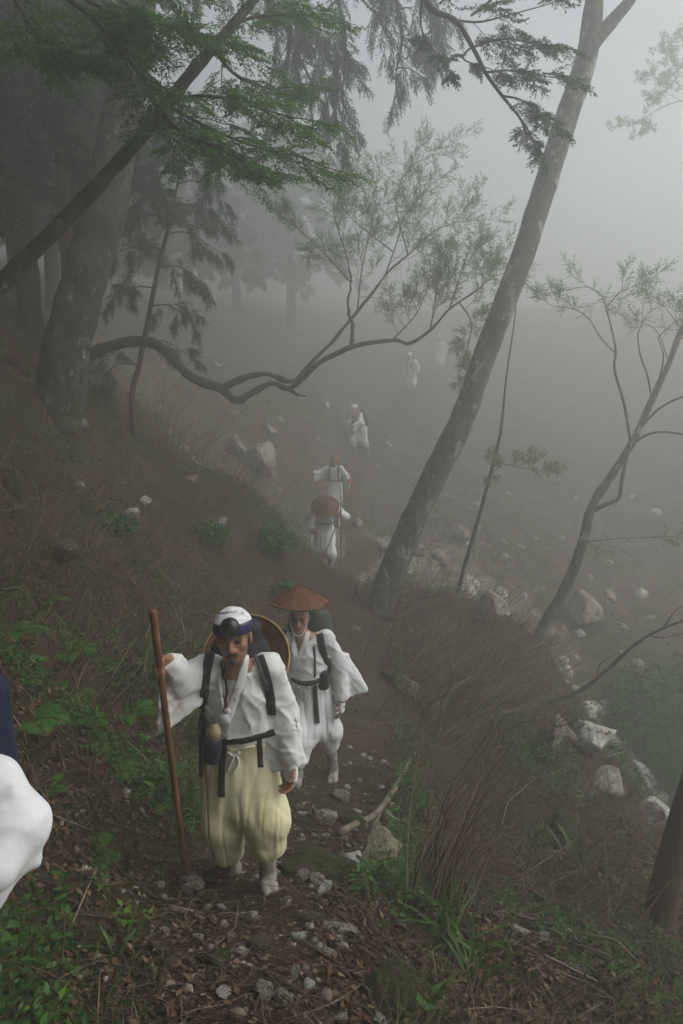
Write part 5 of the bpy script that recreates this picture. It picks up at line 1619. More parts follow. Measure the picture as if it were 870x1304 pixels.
M['straw_grass'] = ramp_mat('dead_grass', [(.08, .055, .035), (.15, .11, .07), (.24, .19, .12)], .85, .1)
M['stone_pale'] = mat('limestone_pale', [(.13, .11, .085), (.29, .26, .22), (.46, .43, .38)], 3, .95, .05, 4, spots=[((.055, .045, .028), 2, .56), ((.06, .042, .03), 4, .62)])
M['stone_white'] = mat('limestone_white', [(.33, .32, .28), (.50, .485, .45), (.64, .63, .60)], 3, .95, .05, 4, spots=((.10, .085, .06), 2.2, .575))
M['stone_lichen'] = mat('limestone_lichened', [(.18, .17, .11), (.28, .27, .18), (.36, .35, .26)], 3, .9, .05, 5, spots=((.07, .085, .025), 2, .56))
M['stone_moss'] = mat('stone_mossed', [(.020, .028, .007), (.050, .062, .015), (.10, .115, .03)], 7, .95, .06, 9, spots=[((.10, .078, .055), 2.4, .55), ((.17, .16, .13), 4, .62)])
M['stone_brown'] = mat('stone_earthy', [(.055, .040, .028), (.11, .085, .062), (.18, .15, .115)], 4, .95, .05, 5)

def _ico(sub):
    bm = bmesh.new(); bmesh.ops.create_icosphere(bm, subdivisions=sub, radius=1)
    v = np.array([tuple(q.co) for q in bm.verts]); f = np.array([[q.index for q in p.verts] for p in bm.faces]); bm.free()
    return v, f
ICO1, ICO2, ICO3 = _ico(1), _ico(2), _ico(3)
def rock_shape(seed, ico=ICO2, cuts=9):
    r = np.random.default_rng(seed); v, f = ico; v = v.copy()
    o = r.uniform(0, 40, 3)
    v = v * np.array([1, r.uniform(.75, 1), r.uniform(.7, 1)])
    for _ in range(cuts + 5):
        p = unit(r.normal(0, 1, 3)); d = r.uniform(.30, .66)
        e = np.maximum(0, v @ p - d); v = v - e[:, None] * p
    n = vnoise(v[:, 0] * 3 + o[0], v[:, 1] * 3 + o[1], v[:, 2] * 3 + o[2]); n2 = vnoise(v[:, 0] * 8 + o[0], v[:, 1] * 8 + o[1], v[:, 2] * 8 + o[2])
    v = v * (1 + .16 * n + .10 * n2)[:, None]
    return v / np.abs(v).max(0), f
_rock = {}
def stone(p, size, m, label, rot=None, seed=None, name='stone', sink=.3, cat='stone', group=None, big=False):
    """size = half extents in metres"""
    seed = random.randrange(12) if seed is None else seed
    key = (seed, m, big, size[0] < .05)
    if key not in _rock:
        v, f = rock_shape(seed + 100, ICO3 if big else (ICO2 if name == 'boulder' else ICO1 if size[0] < .05 else ICO2), 11)
        me_o = mesh_obj(name, v, f, M[m], None, smooth=(m == 'stone_moss')); _rock[key] = me_o.data; C.objects.unlink(me_o); bpy.data.objects.remove(me_o)
    o = bpy.data.objects.new(name, _rock[key]); C.objects.link(o)
    nrm = gnormal(p[0], p[1], .15)
    o.scale = size
    o.location = np.asarray(p) + nrm * size[2] * (1 - 2 * sink)
    q = Vector(nrm).to_track_quat('Z', 'Y') @ Matrix.Rotation(random.uniform(0, 6.28) if rot is None else rot, 3, 'Z').to_quaternion()
    o.rotation_mode = 'QUATERNION'; o.rotation_quaternion = q
    return props(o, label, cat, group)

def px_size(p):
    return (np.linalg.norm(p)) / FPX      # metres for one photograph pixel at p

random.seed(101)
KEY = [  # px, py, width px, height px, material, label, rotation, big
    (400, 1092, 112, 66, 'stone_moss', 'broad flat mossy slab across the trail behind the forward foot', .1, True),
    (410, 1039, 26, 30, 'stone_pale', 'pale upright stone beside the mossy slab on the trail', .4, False),
    (384, 1046, 30, 26, 'stone_moss', 'low green mossed stone left of the pale upright stone', .9, False),
    (449, 1040, 46, 30, 'stone_moss', 'low green mossed stone between pale upright stone and fallen branch', 1.9, False),
    (447, 1100, 40, 34, 'stone_white', 'bright white angular stone at the foot of the fallen branch', .6, True),
    (479, 1088, 44, 44, 'stone_lichen', 'yellowish lichened block right of the bright white stone', 1.1, True),
    (488, 1066, 16, 16, 'stone_pale', 'small stone lying on top of the yellowish lichened block', .3, False),
    (382, 1118, 19, 15, 'stone_pale', 'first small stone right of the forward foot', .2, False),
    (401, 1122, 21, 22, 'stone_pale', 'squarish pale stone between the forward foot and white stone', 1.2, False),
    (412, 1131, 15, 12, 'stone_white', 'little white stone touching the squarish pale stone', .5, False),
    (431, 1184, 38, 22, 'stone_pale', 'rounded speckled grey stone alone on the trail below the fallen branch', .1, True),
    (395, 1171, 32, 14, 'stone_brown', 'long low tan stone left of the rounded speckled stone', .7, False),
    (366, 1150, 17, 13, 'stone_pale', 'small grey stone just below the forward foot', .4, False),
    (312, 1172, 14, 14, 'stone_brown', 'small reddish stone below the lifted foot', .4, False),
    (333, 1262, 22, 28, 'stone_pale', 'tilted oblong pale stone near the lower edge of the trail', 1.4, False),
    (360, 1272, 22, 14, 'stone_pale', 'pale stone right of the tilted oblong one', .2, False),
    (388, 1280, 11, 9, 'stone_white', 'tiny white stone near the lower edge', .2, False),
    (371, 1243, 15, 15, 'stone_pale', 'small grey stone above the tilted oblong one', .2, False),
    (415, 1215, 18, 15, 'stone_pale', 'small pale stone below the rounded speckled stone', .2, False),
    (329, 1200, 24, 22, 'stone_brown', 'earthy brown stone in the middle of the trail', .8, False),
    (238, 1128, 30, 22, 'stone_pale', 'stone that the reddish walking staff stands on', .3, False),
    (268, 1115, 20, 16, 'stone_brown', 'earthy stone between the staff foot and the lifted foot', .3, False),
    (280, 1212, 74, 46, 'stone_moss', 'wide moss cushion stone at the left of the trail', .1, True),
    (484, 1245, 78, 84, 'stone_moss', 'tall moss covered boulder at the lower right of the trail', .5, True),
    (412, 1266, 30, 16, 'stone_moss', 'small moss topped stone near the lower edge', .1, False),
    (213, 1225, 18, 20, 'stone_brown', 'tan stone left of the moss cushion stone', .9, False),
    (247, 1248, 14, 12, 'stone_white', 'white pebble left of the tilted oblong stone', .9, False),
    (470, 966, 10, 8, 'stone_white', 'white chip lying on the trail above the fallen branch tip', .3, False),
    (487, 969, 9, 14, 'stone_white', 'thin upright white chip beside the fallen branch tip', .3, False),
    (438, 1014, 22, 14, 'stone_pale', 'flat pale stone between the rear walker and the fallen branch', .3, False),
    (497, 1044, 18, 16, 'stone_lichen', 'yellowish stone right of the fallen branch', .9, False),
    (521, 872, 24, 36, 'stone_pale', 'upright pale shard in the dry brush right of the conical hat', 1.2, False),
    (497, 848, 26, 40, 'stone_moss', 'mossy lump beside the upright pale shard', 1.0, False),
    (497, 782, 30, 18, 'stone_moss', 'mossy rock at the foot of the tall beech', .3, False),
    (456, 752, 44, 18, 'stone_brown', 'flat rock on the crest left of the tall beech', .1, False),
    (452, 800, 20, 14, 'stone_pale', 'pale stone beside the trail right of the conical hat', .6, False),
    (455, 664, 34, 12, 'stone_pale', 'long pale slab behind the bowed walker', .2, False),
    (492, 693, 22, 14, 'stone_pale', 'pale block at the gully crossing left of the beech', .2, False),
    (164, 652, 22, 26, 'stone_white', 'jagged white rock on the grassy bank', .4, False),
    (184, 638, 16, 16, 'stone_white', 'smaller white rock right of the jagged white one', 1.4, False),
    (76, 697, 46, 34, 'stone_brown', 'dark rock with pale crest on the lower bank', .2, True),
    (98, 619, 14, 24, 'stone_pale', 'narrow pale rock left of the jagged white one', .8, False),
    (15, 612, 34, 34, 'stone_moss', 'mossed rock at the left edge of the bank', .8, False),
    (241, 609, 26, 16, 'stone_pale', 'smooth grey rock in the dry brush on the bank', .2, False),
    (282, 662, 22, 12, 'stone_pale', 'low pale rock on the bank above the conical hat', .2, False),
    (330, 582, 46, 50, 'stone_pale', 'large hazy outcrop beyond the bank', .7, True),
    (300, 565, 30, 30, 'stone_pale', 'hazy outcrop left of the large one beyond the bank', 1.7, False),
    (342, 545, 24, 24, 'stone_pale', 'small hazy boulder above the large outcrop', .2, False),
    (662, 1186, 26, 16, 'stone_white', 'pale flat stone in the litter right of the leafy patch', .9, False),
    (686, 1193, 20, 16, 'stone_pale', 'second pale stone touching the flat one in the litter', .3, False),
    (722, 1186, 12, 16, 'stone_white', 'small white chip right of the two touching stones', .3, False),
    (676, 1240, 26, 18, 'stone_moss', 'half buried mossed stone low on the right slope', .3, False),
    (745, 1238, 24, 16, 'stone_pale', 'pale stone low on the right slope', .3, False),
    (780, 1262, 22, 16, 'stone_moss', 'mossed stone at the lower right', .3, False),
    (742, 925, 60, 46, 'stone_white', 'big pale boulder in the gully', .3, True),
    (702, 935, 34, 54, 'stone_pale', 'split grey boulder left of the big pale one in the gully', 1.3, True),
    (822, 1022, 38, 60, 'stone_white', 'tall bright boulder in the stream bed', .5, True),
    (850, 1050, 40, 50, 'stone_pale', 'grey boulder in the stream bed at the right edge', .9, True),
    (770, 985, 84, 34, 'stone_pale', 'long stone ledge across the gully', .2, True),
    (735, 770, 46, 50, 'stone_pale', 'large hazy boulder behind the slender tree', .2, True),
    (692, 800, 30, 26, 'stone_pale', 'hazy boulder left of the slender tree', .2, False),
    (622, 770, 40, 46, 'stone_pale', 'hazy block right of the thin sapling', .2, True),
    (555, 705, 24, 20, 'stone_pale', 'hazy boulder right of the beech trunk', .2, False),
    (585, 678, 20, 22, 'stone_pale', 'hazy boulder above the thin sapling foot', .2, False),
    (800, 962, 34, 22, 'stone_pale', 'grey boulder above the tall bright one', .2, False),
    (790, 900, 26, 22, 'stone_pale', 'grey boulder upstream of the big pale one', .2, False),
    (720, 1040, 46, 40, 'stone_moss', 'mossed rock with pale patches on the right slope', .2, True),
    (655, 820, 26, 40, 'stone_moss', 'leafy mossed rock beside the foot of the slender tree', .2, True),
]
for px, py, w, h, m, lab, rot, big in KEY:
    p = on_ground(px, py + h * .35)
    s = px_size(p) / 2 * (1.28 if py > 1000 and px < 500 and m != 'stone_moss' else 1)
    nm = 'boulder' if max(w, h) * s > .25 else 'stone'
    sk = .42 if m == 'stone_moss' else .28
    stone(p, (w * s, min(w, h) * s * 1.05, h * s * (.8 if m == 'stone_moss' else 1.05)), m, lab, rot, None, nm, sk, nm, None, big)
# scattered stones that nothing tells apart
def scatter(n, y0, y1, xf, ok, seed):
    r = np.random.default_rng(seed); out = []
    while len(out) < n:
        y = y0 * (y1 / y0) ** r.random(); x = xf(r, y)
        if ok(x, y): out.append((x, y))
    return np.array(out)
random.seed(55)
tr = lambda x, y: float(trail_d(np.array([x]), np.array([y]))[0])
XY = scatter(130, 2.5, 7.5, lambda r, y: np.interp(y, TRAIL[:, 1], TRAIL[:, 0]) + r.normal(.0, .4), lambda x, y: tr(x, y) < .8, 3)
for x, y in XY:
    s = random.uniform(.014, .036)
    stone((x, y, float(hgt(x, y))), (s * random.uniform(.9, 1.6), s, s * random.uniform(.6, .9)), random.choice(['stone_pale', 'stone_white', 'stone_white', 'stone_brown']), 'little loose stone bedded in the trail earth', None, None, 'stone', .18, 'stone', 'little loose stones on the trail')
XY = scatter(200, 13.0, 27, lambda r, y: r.uniform(-.22, .42) * y, lambda x, y: hgt(x, y) > -9 and tr(x, y) > .3, 4)
for x, y in XY:
    s = random.uniform(.04, .15) * (1.8 if random.random() < .12 else 1)
    stone((x, y, float(hgt(x, y))), (s * random.uniform(.9, 1.6), s, s * random.uniform(.5, .9)), random.choice(['stone_pale', 'stone_white', 'stone_pale', 'stone_brown', 'stone_white']), 'grey limestone block strewn over the misty far slope', None, None, 'boulder', .42, 'boulder', 'limestone blocks on the misty slope', False)
XY = scatter(110, 9.5, 17, lambda r, y: np.interp(y, _gully[::-1, 1], _gully[::-1, 0]) + r.normal(0, .8), lambda x, y: x > 2.2, 6)
for x, y in XY:
    s = random.uniform(.06, .20) * (1.5 if random.random() < .15 else 1)
    stone((x, y, float(hgt(x, y))), (s * random.uniform(.9, 1.6), s, s * random.uniform(.5, .9)), random.choice(['stone_pale', 'stone_white', 'stone_white']), 'tumbled grey block of the dry stream bed below the trail', None, None, 'boulder', .42, 'boulder', 'blocks of the dry stream bed', False)

# ---- vectorised scatter of litter
def normals(x, y, e=.06):
    n = np.stack([-(hgt(x + e, y) - hgt(x - e, y)) / (2 * e), -(hgt(x, y + e) - hgt(x, y - e)) / (2 * e), np.ones_like(x)], -1)
    return n / np.linalg.norm(n, axis=1)[:, None]
def spread(n, y0, y1, xl, xr, seed, pad=.6):
    r = np.random.default_rng(seed)
    y = y0 * (y1 / y0) ** r.random(n)
    x = (xl * y - pad) + r.random(n) * ((xr - xl) * y + 2 * pad)
    return x, y, r
x, y, r = spread(170000, 1.9, 16, -.50, .50, 1)
k = (hgt(x, y) > -6.5)
td = trail_d(x, y); k &= r.random(len(x)) < np.clip((td - .05) / .5, .22, 1)
k &= r.random(len(x)) < np.clip(.55 + .6 * vnoise(x * 1.1, y * 1.1, 5.0), .15, 1)
x, y = x[k], y[k]; n = len(x)
nn = normals(x, y) + r.normal(0, .42, (n, 3)); d = r.normal(0, 1, (n, 3))
d -= nn * (d * nn).sum(1)[:, None] / (nn * nn).sum(1)[:, None]
V, F = leaves_arrays(np.stack([x, y, hgt(x, y) + r.uniform(.002, .03, n)], -1), d, nn, r.uniform(.018, .055, n), .85)
o = mesh_obj('fallen_leaves', V, F, M['litter'], None, smooth=False, tint=np.repeat(np.clip(r.beta(1.6, 2.2, n), 0, 1), 4))
props(o, 'brown fallen leaves covering the forest floor', None, None, 'stuff')

def sticks(name, label, n, y0, y1, xl, xr, seed, l0, l1, r0, r1, m='stick', keep=None):
    x, y, r = spread(n, y0, y1, xl, xr, seed)
    if keep is not None:
        k = keep(x, y); x, y = x[k], y[k]
    n = len(x)
    nn = normals(x, y); d = r.normal(0, 1, (n, 3)); d -= nn * (d * nn).sum(1)[:, None] * r.uniform(.75, 1.02, n)[:, None]
    d /= np.linalg.norm(d, axis=1)[:, None]
    L = l0 * (l1 / l0) ** r.random(n); R = (r0 * (r1 / r0) ** r.random(n)) * (.6 + .4 * L / l1)
    p0 = np.stack([x, y, hgt(x, y) + .008 + R], -1); p2 = p0 + d * L[:, None]
    p2[:, 2] = np.maximum(p2[:, 2], hgt(p2[:, 0], p2[:, 1]) + R)
    p1 = (p0 + p2) / 2 + nn * (L * r.uniform(-.02, .10, n))[:, None] + r.normal(0, .05, (n, 3)) * L[:, None]
    p1[:, 2] = np.maximum(p1[:, 2], hgt(p1[:, 0], p1[:, 1]) + R)
    s = np.cross(d, nn); s /= np.linalg.norm(s, axis=1)[:, None] + 1e-9; u = np.cross(s, d)
    ring = lambda p, q: np.stack([p + s * (R * q)[:, None], p + (-s * .5 + u * .86) * (R * q)[:, None], p + (-s * .5 - u * .86) * (R * q)[:, None]], 1)
    V = np.concatenate([ring(p0, 1), ring(p1, .85), ring(p2, .4)], 1).reshape(-1, 3)
    o_ = (np.arange(n) * 9)[:, None]; Q = []
    for a in (0, 3):
        for b in range(3):
            Q.append(o_ + np.array([a + b, a + (b + 1) % 3, a + 3 + (b + 1) % 3, a + 3 + b]))
    o = mesh_obj(name, V, np.concatenate(Q), M[m], None, smooth=True, tint=np.repeat(r.beta(1.5, 2.0, n), 9))
    return props(o, label, None, None, 'stuff')
sticks('twig_litter', 'thin dead twigs strewn over the forest floor', 11000, 1.9, 14, -.5, .5, 2, .05, .45, .0012, .005)
sticks('stick_litter', 'longer dead sticks lying on the slopes', 520, 3.2, 15, -.5, .5, 3, .3, .9, .004, .010, keep=lambda x, y: trail_d(x, y) > 1.0)

# pebbles in the trail earth
x, y, r = spread(5200, 2.0, 9, -.35, .30, 8)
k = trail_d(x, y) < .75 * (.5 + r.random(len(x))); x, y = x[k], y[k]; n = len(x)
v, f = rock_shape(900, ICO1, 6); S = r.uniform(.004, .016, n) * (1 + 1.2 * (r.random(n) < .08))
ang = r.uniform(0, 6.28, n); ca, sa = np.cos(ang), np.sin(ang)
vv = v[None] * (S[:, None] * np.stack([r.uniform(.9, 1.5, n), np.ones(n), r.uniform(.6, .9, n)], -1))[:, None, :] if False else v[None] * np.stack([S * r.uniform(.9, 1.5, n), S, S * r.uniform(.6, .9, n)], -1)[:, None, :]
V = np.stack([vv[..., 0] * ca[:, None] - vv[..., 1] * sa[:, None], vv[..., 0] * sa[:, None] + vv[..., 1] * ca[:, None], vv[..., 2]], -1) + np.stack([x, y, hgt(x, y) + S * .3 + .006], -1)[:, None, :]
M['pebble'] = ramp_mat('trail_pebbles', [(.055, .038, .027), (.11, .080, .056), (.22, .18, .14), (.42, .385, .33)], .9)
o = mesh_obj('gravel', V.reshape(-1, 3), (f[None] + (np.arange(n) * len(v))[:, None, None]).reshape(-1, 3), M['pebble'], None, smooth=False, tint=np.repeat(r.beta(1.4, 2.0, n), len(v)))
props(o, 'pale gravel and crumbs of stone in the trail earth', None, None, 'stuff')

# ---- green ground cover: small rosettes of leaves
def rosettes(name, label, n, y0, y1, xl, xr, seed, mask, size, hmax, m, per=7, width=.9):
    x, y, r = spread(n, y0, y1, xl, xr, seed)
    k = mask(x, y, r); x, y = x[k], y[k]; n = len(x)
    R = np.repeat(np.arange(n), per)
    nn = normals(x, y)
    h = hmax * r.random(n) ** 1.5
    base = np.stack([x, y, hgt(x, y)], -1)
    a = r.uniform(0, 6.283, n * per)
    out = np.stack([np.cos(a), np.sin(a), r.uniform(-.1, .7, n * per)], -1)
    t = r.random(n * per)
    p = base[R] + np.array([0, 0, 1.0]) * (h[R] * (.25 + .75 * t))[:, None] + out * (size * .5 * r.random(n * per))[:, None]
    N = np.array([0, 0, 1.0]) + r.normal(0, .4, (n * per, 3))
    V, F = leaves_arrays(p, out, N, size * r.uniform(.5, 1.3, n * per), width)
    o = mesh_obj(name, V, F, M[m], None, smooth=False, tint=np.repeat(np.clip(np.repeat(r.random(n), per) * .6 + r.random(n * per) * .4, 0, 1), 4))
    return props(o, label, None, None, 'stuff')
off = lambda x, y: trail_d(x, y)
rosettes('ground_cover', 'low green herbs and seedlings on the bank beside the trail', 16000, 2.2, 13, -.48, .02, 21,
         lambda x, y, r: (off(x, y) > .5) & (r.random(len(x)) < np.clip(vnoise(x * 1.5 + 2, y * 1.5, 1.0) * 1.6 + .30, 0, 1)), .042, .16, 'herb')
rosettes('ground_cover', 'low green herbs on the slope right of the trail', 3600, 2.4, 12, .02, .50, 22,
         lambda x, y, r: (off(x, y) > .55) & (hgt(x, y) > -6) & (r.random(len(x)) < np.clip(vnoise(x * 1.3 + 8, y * 1.3, 4.0) * 1.8 + .02, 0, 1)), .036, .12, 'herb')
rosettes('ground_cover', 'green growth along the edge of the spur above the gully', 5200, 6, 15.5, .16, .42, 25,
         lambda x, y, r: (x > 1.6) & (off(x, y) > 1.2) & (r.random(len(x)) < np.clip(vnoise(x * 1.4 + 3, y * 1.4, 6.0) * 1.6 + .25, 0, 1)), .06, .22, 'herb', 6)
rosettes('ground_cover', 'sparse green growth on the misty far slope', 3000, 14, 26, -.3, .45, 24,
         lambda x, y, r: (off(x, y) > .5) & (r.random(len(x)) < np.clip(vnoise(x * .9 + 8, y * .9, 4.0) * 1.8 + .1, 0, 1)), .09, .25, 'herb', 6)

def blades_mesh(base, dirs, L, W, bend, r):
    """curved tapering blades: base (n,3), dirs (n,3) start direction"""
    n = len(base); d = dirs / np.linalg.norm(dirs, axis=1)[:, None]
    s = np.cross(d, r.normal(0, 1, (n, 3))); s /= np.linalg.norm(s, axis=1)[:, None]
    V = []
    hz = d.copy(); hz[:, 2] = 0; hz /= np.linalg.norm(hz, axis=1)[:, None] + 1e-6
    for t, w in ((0, .7), (.35, 1), (.7, .75), (1, .05)):
        p = base + d * (L * t)[:, None] + (hz * .6 - np.array([0, 0, 1.0])) * (bend * L * t * t)[:, None]
        V += [p - s * (W * w / 2)[:, None], p + s * (W * w / 2)[:, None]]
    V = np.stack(V, 1).reshape(-1, 3); o = (np.arange(n) * 8)[:, None]
    F = np.concatenate([o + np.array([a, a + 1, a + 3, a + 2]) for a in (0, 2, 4)])
    return V, F
def grass(name, label, n, y0, y1, xl, xr, seed, mask, l0, l1, w, m, kind=True):
    x, y, r = spread(n, y0, y1, xl, xr, seed); k = mask(x, y, r); x, y = x[k], y[k]; n = len(x)
    d = np.array([.15, -.1, 1.0]) + r.normal(0, .5, (n, 3)); d[:, 2] = np.abs(d[:, 2]) + .2
    V, F = blades_mesh(np.stack([x, y, hgt(x, y) - .005], -1), d, r.uniform(l0, l1, n), w * r.uniform(.6, 1.2, n), r.uniform(.1, .6, n), r)
    o = mesh_obj(name, V, F, M[m], None, smooth=True, tint=np.repeat(r.random(n), 8))
    return props(o, label, None, None, 'stuff')
grass('grass', 'thin green grass among the litter of the slopes', 26000, 2.2, 13, -.48, .48, 31, lambda x, y, r: (off(x, y) > .45) & (hgt(x, y) > -6) & (r.random(len(x)) < np.clip(vnoise(x * 1.2 + 12, y * 1.2, 2.0) * 1.5 + .25, 0, 1)), .06, .22, .005, 'blade')
grass('dead_grass', 'dry straw coloured grass on the slopes', 26000, 2.2, 14, -.48, .48, 32, lambda x, y, r: (off(x, y) > .4) & (hgt(x, y) > -6) & (r.random(len(x)) < np.clip(vnoise(x * 1.0 + 22, y * 1.0, 7.0) * 1.5 + .3, 0, 1)), .06, .28, .0035, 'straw_grass')

def stalks(name, label, n, y0, y1, xl, xr, seed, mask, l0, l1, w):
    x, y, r = spread(n, y0, y1, xl, xr, seed); k = mask(x, y, r); x, y = x[k], y[k]; n = len(x)
    d = np.array([.45, 0, .9]) + r.normal(0, .65, (n, 3)); d[:, 2] = np.abs(d[:, 2]) + .15
    V, F = blades_mesh(np.stack([x, y, hgt(x, y) - .01], -1), d, l0 * (l1 / l0) ** r.random(n), w * r.uniform(.6, 1.3, n), r.uniform(-.05, .25, n), r)
    o = mesh_obj(name, V, F, M['stem'], None, smooth=True, tint=np.repeat(r.beta(1.5, 1.5, n), 8))
    return props(o, label, None, None, 'stuff')
stalks('dry_stalks', 'thin dry stalks standing all over the left bank', 5200, 4.5, 15, -.46, .0, 61, lambda x, y, r: (off(x, y) > .7) & (r.random(len(x)) < np.clip(vnoise(x * 1.1 + 2, y * 1.1, 9.0) * 1.4 + .45, 0, 1)), .15, .75, .0055)
stalks('dry_stalks', 'thin tan twigs standing all over the spur right of the trail', 3000, 4.8, 14, .03, .46, 62, lambda x, y, r: (off(x, y) > .55) & (hgt(x, y) > -6.2) & (r.random(len(x)) < np.clip(vnoise(x * 1.1 + 2, y * 1.1, 12.0) * 1.2 + .55, 0, 1)), .15, .8, .0055)

stalks('dry_stalks', 'hazy dry brush over the far slope beyond the gully', 4200, 14.5, 26, -.2, .46, 63, lambda x, y, r: (off(x, y) > .6) & (r.random(len(x)) < np.clip(vnoise(x * .7 + 2, y * .7, 12.0) * 1.6 + .2, 0, 1)), .3, 1.3, .012)

# ---- ferns
def fern(px, py, span, nf, label, a0=None, a1=None):
    p = on_ground(px, py); s = px_size(p) * span * .68
    t = empty('fern', p); props(t, label, 'fern', 'ferns on the bank')
    r = np.random.default_rng(int(px * 7 + py))
    for k in range(nf):
        a = (2 * math.pi * k / nf + r.uniform(-.3, .3)) if a0 is None else a0 + (a1 - a0) * (k + .5) / nf + r.uniform(-.1, .1)
        L = s * r.uniform(.8, 1.1); d = np.array([math.cos(a), math.sin(a), 0])
        n = 20; tt = np.linspace(0, 1, n)
        pts = p + d * (L * (tt - .12 * tt ** 2))[:, None] + Z_ * (L * (.62 * tt - .55 * tt ** 2))[:, None]
        g = Geo(); g.tube(pts, np.linspace(.0035, .001, n), 4, cap=False)
        tan = np.gradient(pts, axis=0); tan /= np.linalg.norm(tan, axis=1)[:, None]
        side = np.cross(tan, Z_); side /= np.linalg.norm(side, axis=1)[:, None]
        m_ = 22; q = np.linspace(.14, .98, m_); base = np.stack([np.interp(q, tt, pts[:, i]) for i in range(3)], -1)
        T = np.stack([np.interp(q, tt, tan[:, i]) for i in range(3)], -1); Sd = np.stack([np.interp(q, tt, side[:, i]) for i in range(3)], -1)
        ln = L * .34 * np.sin(np.pi * np.clip(q * .9 + .14, 0, 1)) ** .8 + .004
        for sg in (-1, 1):
            V, F = leaves_arrays(base, Sd * sg + T * .45 - Z_ * .12 + r.normal(0, .05, (m_, 3)), np.cross(Sd, T) * -1 + r.normal(0, .12, (m_, 3)), ln, .26)
            g.add(V, None, F, r.random() * .6 + .2)
        g.build('frond', M['fern'], t, smooth=False)
for a in [(38, 925, 92, 6, 'large fern beside the dark pack at the frame edge'), (160, 912, 70, 6, 'fern on the bank left of the walking staff'), (118, 1092, 74, 5, 'fern above the bright seedlings low on the bank'),
          (86, 835, 62, 6, 'fern on the upper bank left of the staff top'), (18, 808, 70, 5, 'fern at the left edge above the dark pack'), (100, 888, 36, 5, 'small fern between the two larger ones on the bank'),
          (130, 850, 44, 5, 'small fern right of the upper bank fern'), (40, 845, 40, 4, 'small fern above the large fern at the frame edge'), (112, 922, 44, 5, 'fern just left of the sleeve and staff'), (205, 985, 46, 5, 'dim fern behind the staff'), (60, 1010, 50, 5, 'fern on the dark bank right of the white sleeve'), (150, 985, 44, 5, 'fern in the middle of the dark bank left of the staff'), (60, 770, 44, 5, 'fern high on the bank below the dark pale-crested rock'), (235, 905, 40, 4, 'fern tucked behind the wide white sleeve')]:
    fern(*a)

# ---- leafy seedlings and broad bladed clumps
def seedling(px, py, hpx, n, label, m='herb', lw=.5, ls=.42, name='seedling', grp='seedlings low on the bank'):
    p = on_ground(px, py); h = px_size(p) * hpx
    t = empty(name, p); props(t, label, 'plant', grp)
    r = np.random.default_rng(int(px * 3 + py * 5))
    g = Geo(); lean = np.array([r.uniform(-.25, .25), r.uniform(-.25, .1), 1.0])
    st = catmull([p, p + lean * h * .5, p + lean * h * .8 + Z_ * h * .2], 8); g.tube(st, np.linspace(.0035, .0015, 8), 5); g.build('stem', M['herb'], t)
    for k in range(n):
        q, _ = along(st, .25 + .75 * k / max(1, n - 1)); a = k * 2.4 + r.uniform(0, .5)
        d = np.array([math.cos(a), math.sin(a), r.uniform(.0, .5)])
        V, F = leaves_arrays(np.array([q]), np.array([d]), np.array([Z_ + r.normal(0, .15, 3)]), np.array([h * ls * r.uniform(.8, 1.15)]), lw * 1.6)
        mesh_obj('leaf', V, F, M[m], t, smooth=False, tint=np.full(len(V), r.random()))
for a in [(160, 1186, 34, 7, 'bright yellow green seedling beside the dark bladed clump', 'herb_bright'), (190, 1178, 20, 5, 'small bright seedling right of the yellow green one', 'herb_bright'),
          (38, 1222, 30, 5, 'round leaved seedling near the left edge', 'herb', .75), (128, 1140, 30, 8, 'leafy seedling below the low fern', 'herb'), (85, 1155, 40, 10, 'leafy seedling below the white sleeve', 'herb'),
          (210, 1125, 26, 6, 'dark seedling left of the staff foot', 'herb'), (200, 1045, 44, 10, 'dim leafy plant left of the staff', 'herb'), (225, 940, 40, 10, 'leafy plant behind the sleeve', 'herb'), (75, 1185, 34, 9, 'leafy seedling in the lower left corner patch', 'herb'),
          (212, 1010, 40, 10, 'dark leafy plant between staff and trousers', 'herb'), (55, 1240, 30, 8, 'seedling near the lower left corner', 'herb'), (20, 1190, 30, 7, 'seedling under the white sleeve at the left edge', 'herb')]:
    seedling(*a)
def clump(px, py, hpx, n, label, wd=.016, lean=(0, 0), m='blade', grp='broad bladed grass clumps'):
    p = on_ground(px, py); h = px_size(p) * hpx; r = np.random.default_rng(int(px + 13 * py))
    t = empty('grass_clump', p); props(t, label, 'grass', grp)
    for k in range(n):
        b = p + np.array([r.normal(0, .05), r.normal(0, .05), 0]); b[2] = float(hgt(b[0], b[1])) - .01
        d = np.array([lean[0] + r.normal(0, .5), lean[1] + r.normal(0, .4), 1.0])
        V, F = blades_mesh(b[None], d[None], np.array([h * r.uniform(.6, 1.1)]), np.array([wd * r.uniform(.7, 1.2)]), np.array([r.uniform(.15, .6)]), r)
        mesh_obj('blade', V, F, M[m], t, smooth=True, tint=np.full(len(V), r.random() * .75))
for a in [(575, 1215, 95, 26, 'tall green bladed clump at the foot of the dry shrub', .018), (600, 1250, 80, 20, 'green bladed clump at the lower edge right of the moss boulder', .016), (560, 1175, 70, 16, 'green blades close under the dry shrub stems', .016),
          (735, 1100, 70, 12, 'bladed clump alone on the right slope', .022), (700, 1075, 50, 8, 'small bladed clump left of the lone one on the right slope', .018), (150, 1215, 70, 14, 'dark bladed clump low on the bank', .016),
          (620, 1225, 70, 14, 'green blades right of the tall clump', .016), (40, 1150, 60, 10, 'grass blades under the white sleeve', .010), (545, 1265, 60, 14, 'green blades at the lower edge left of the bladed clump', .015), (545, 975, 40, 12, 'small grass clump beside the trail above the dry shrub', .010)]:
    clump(*a)

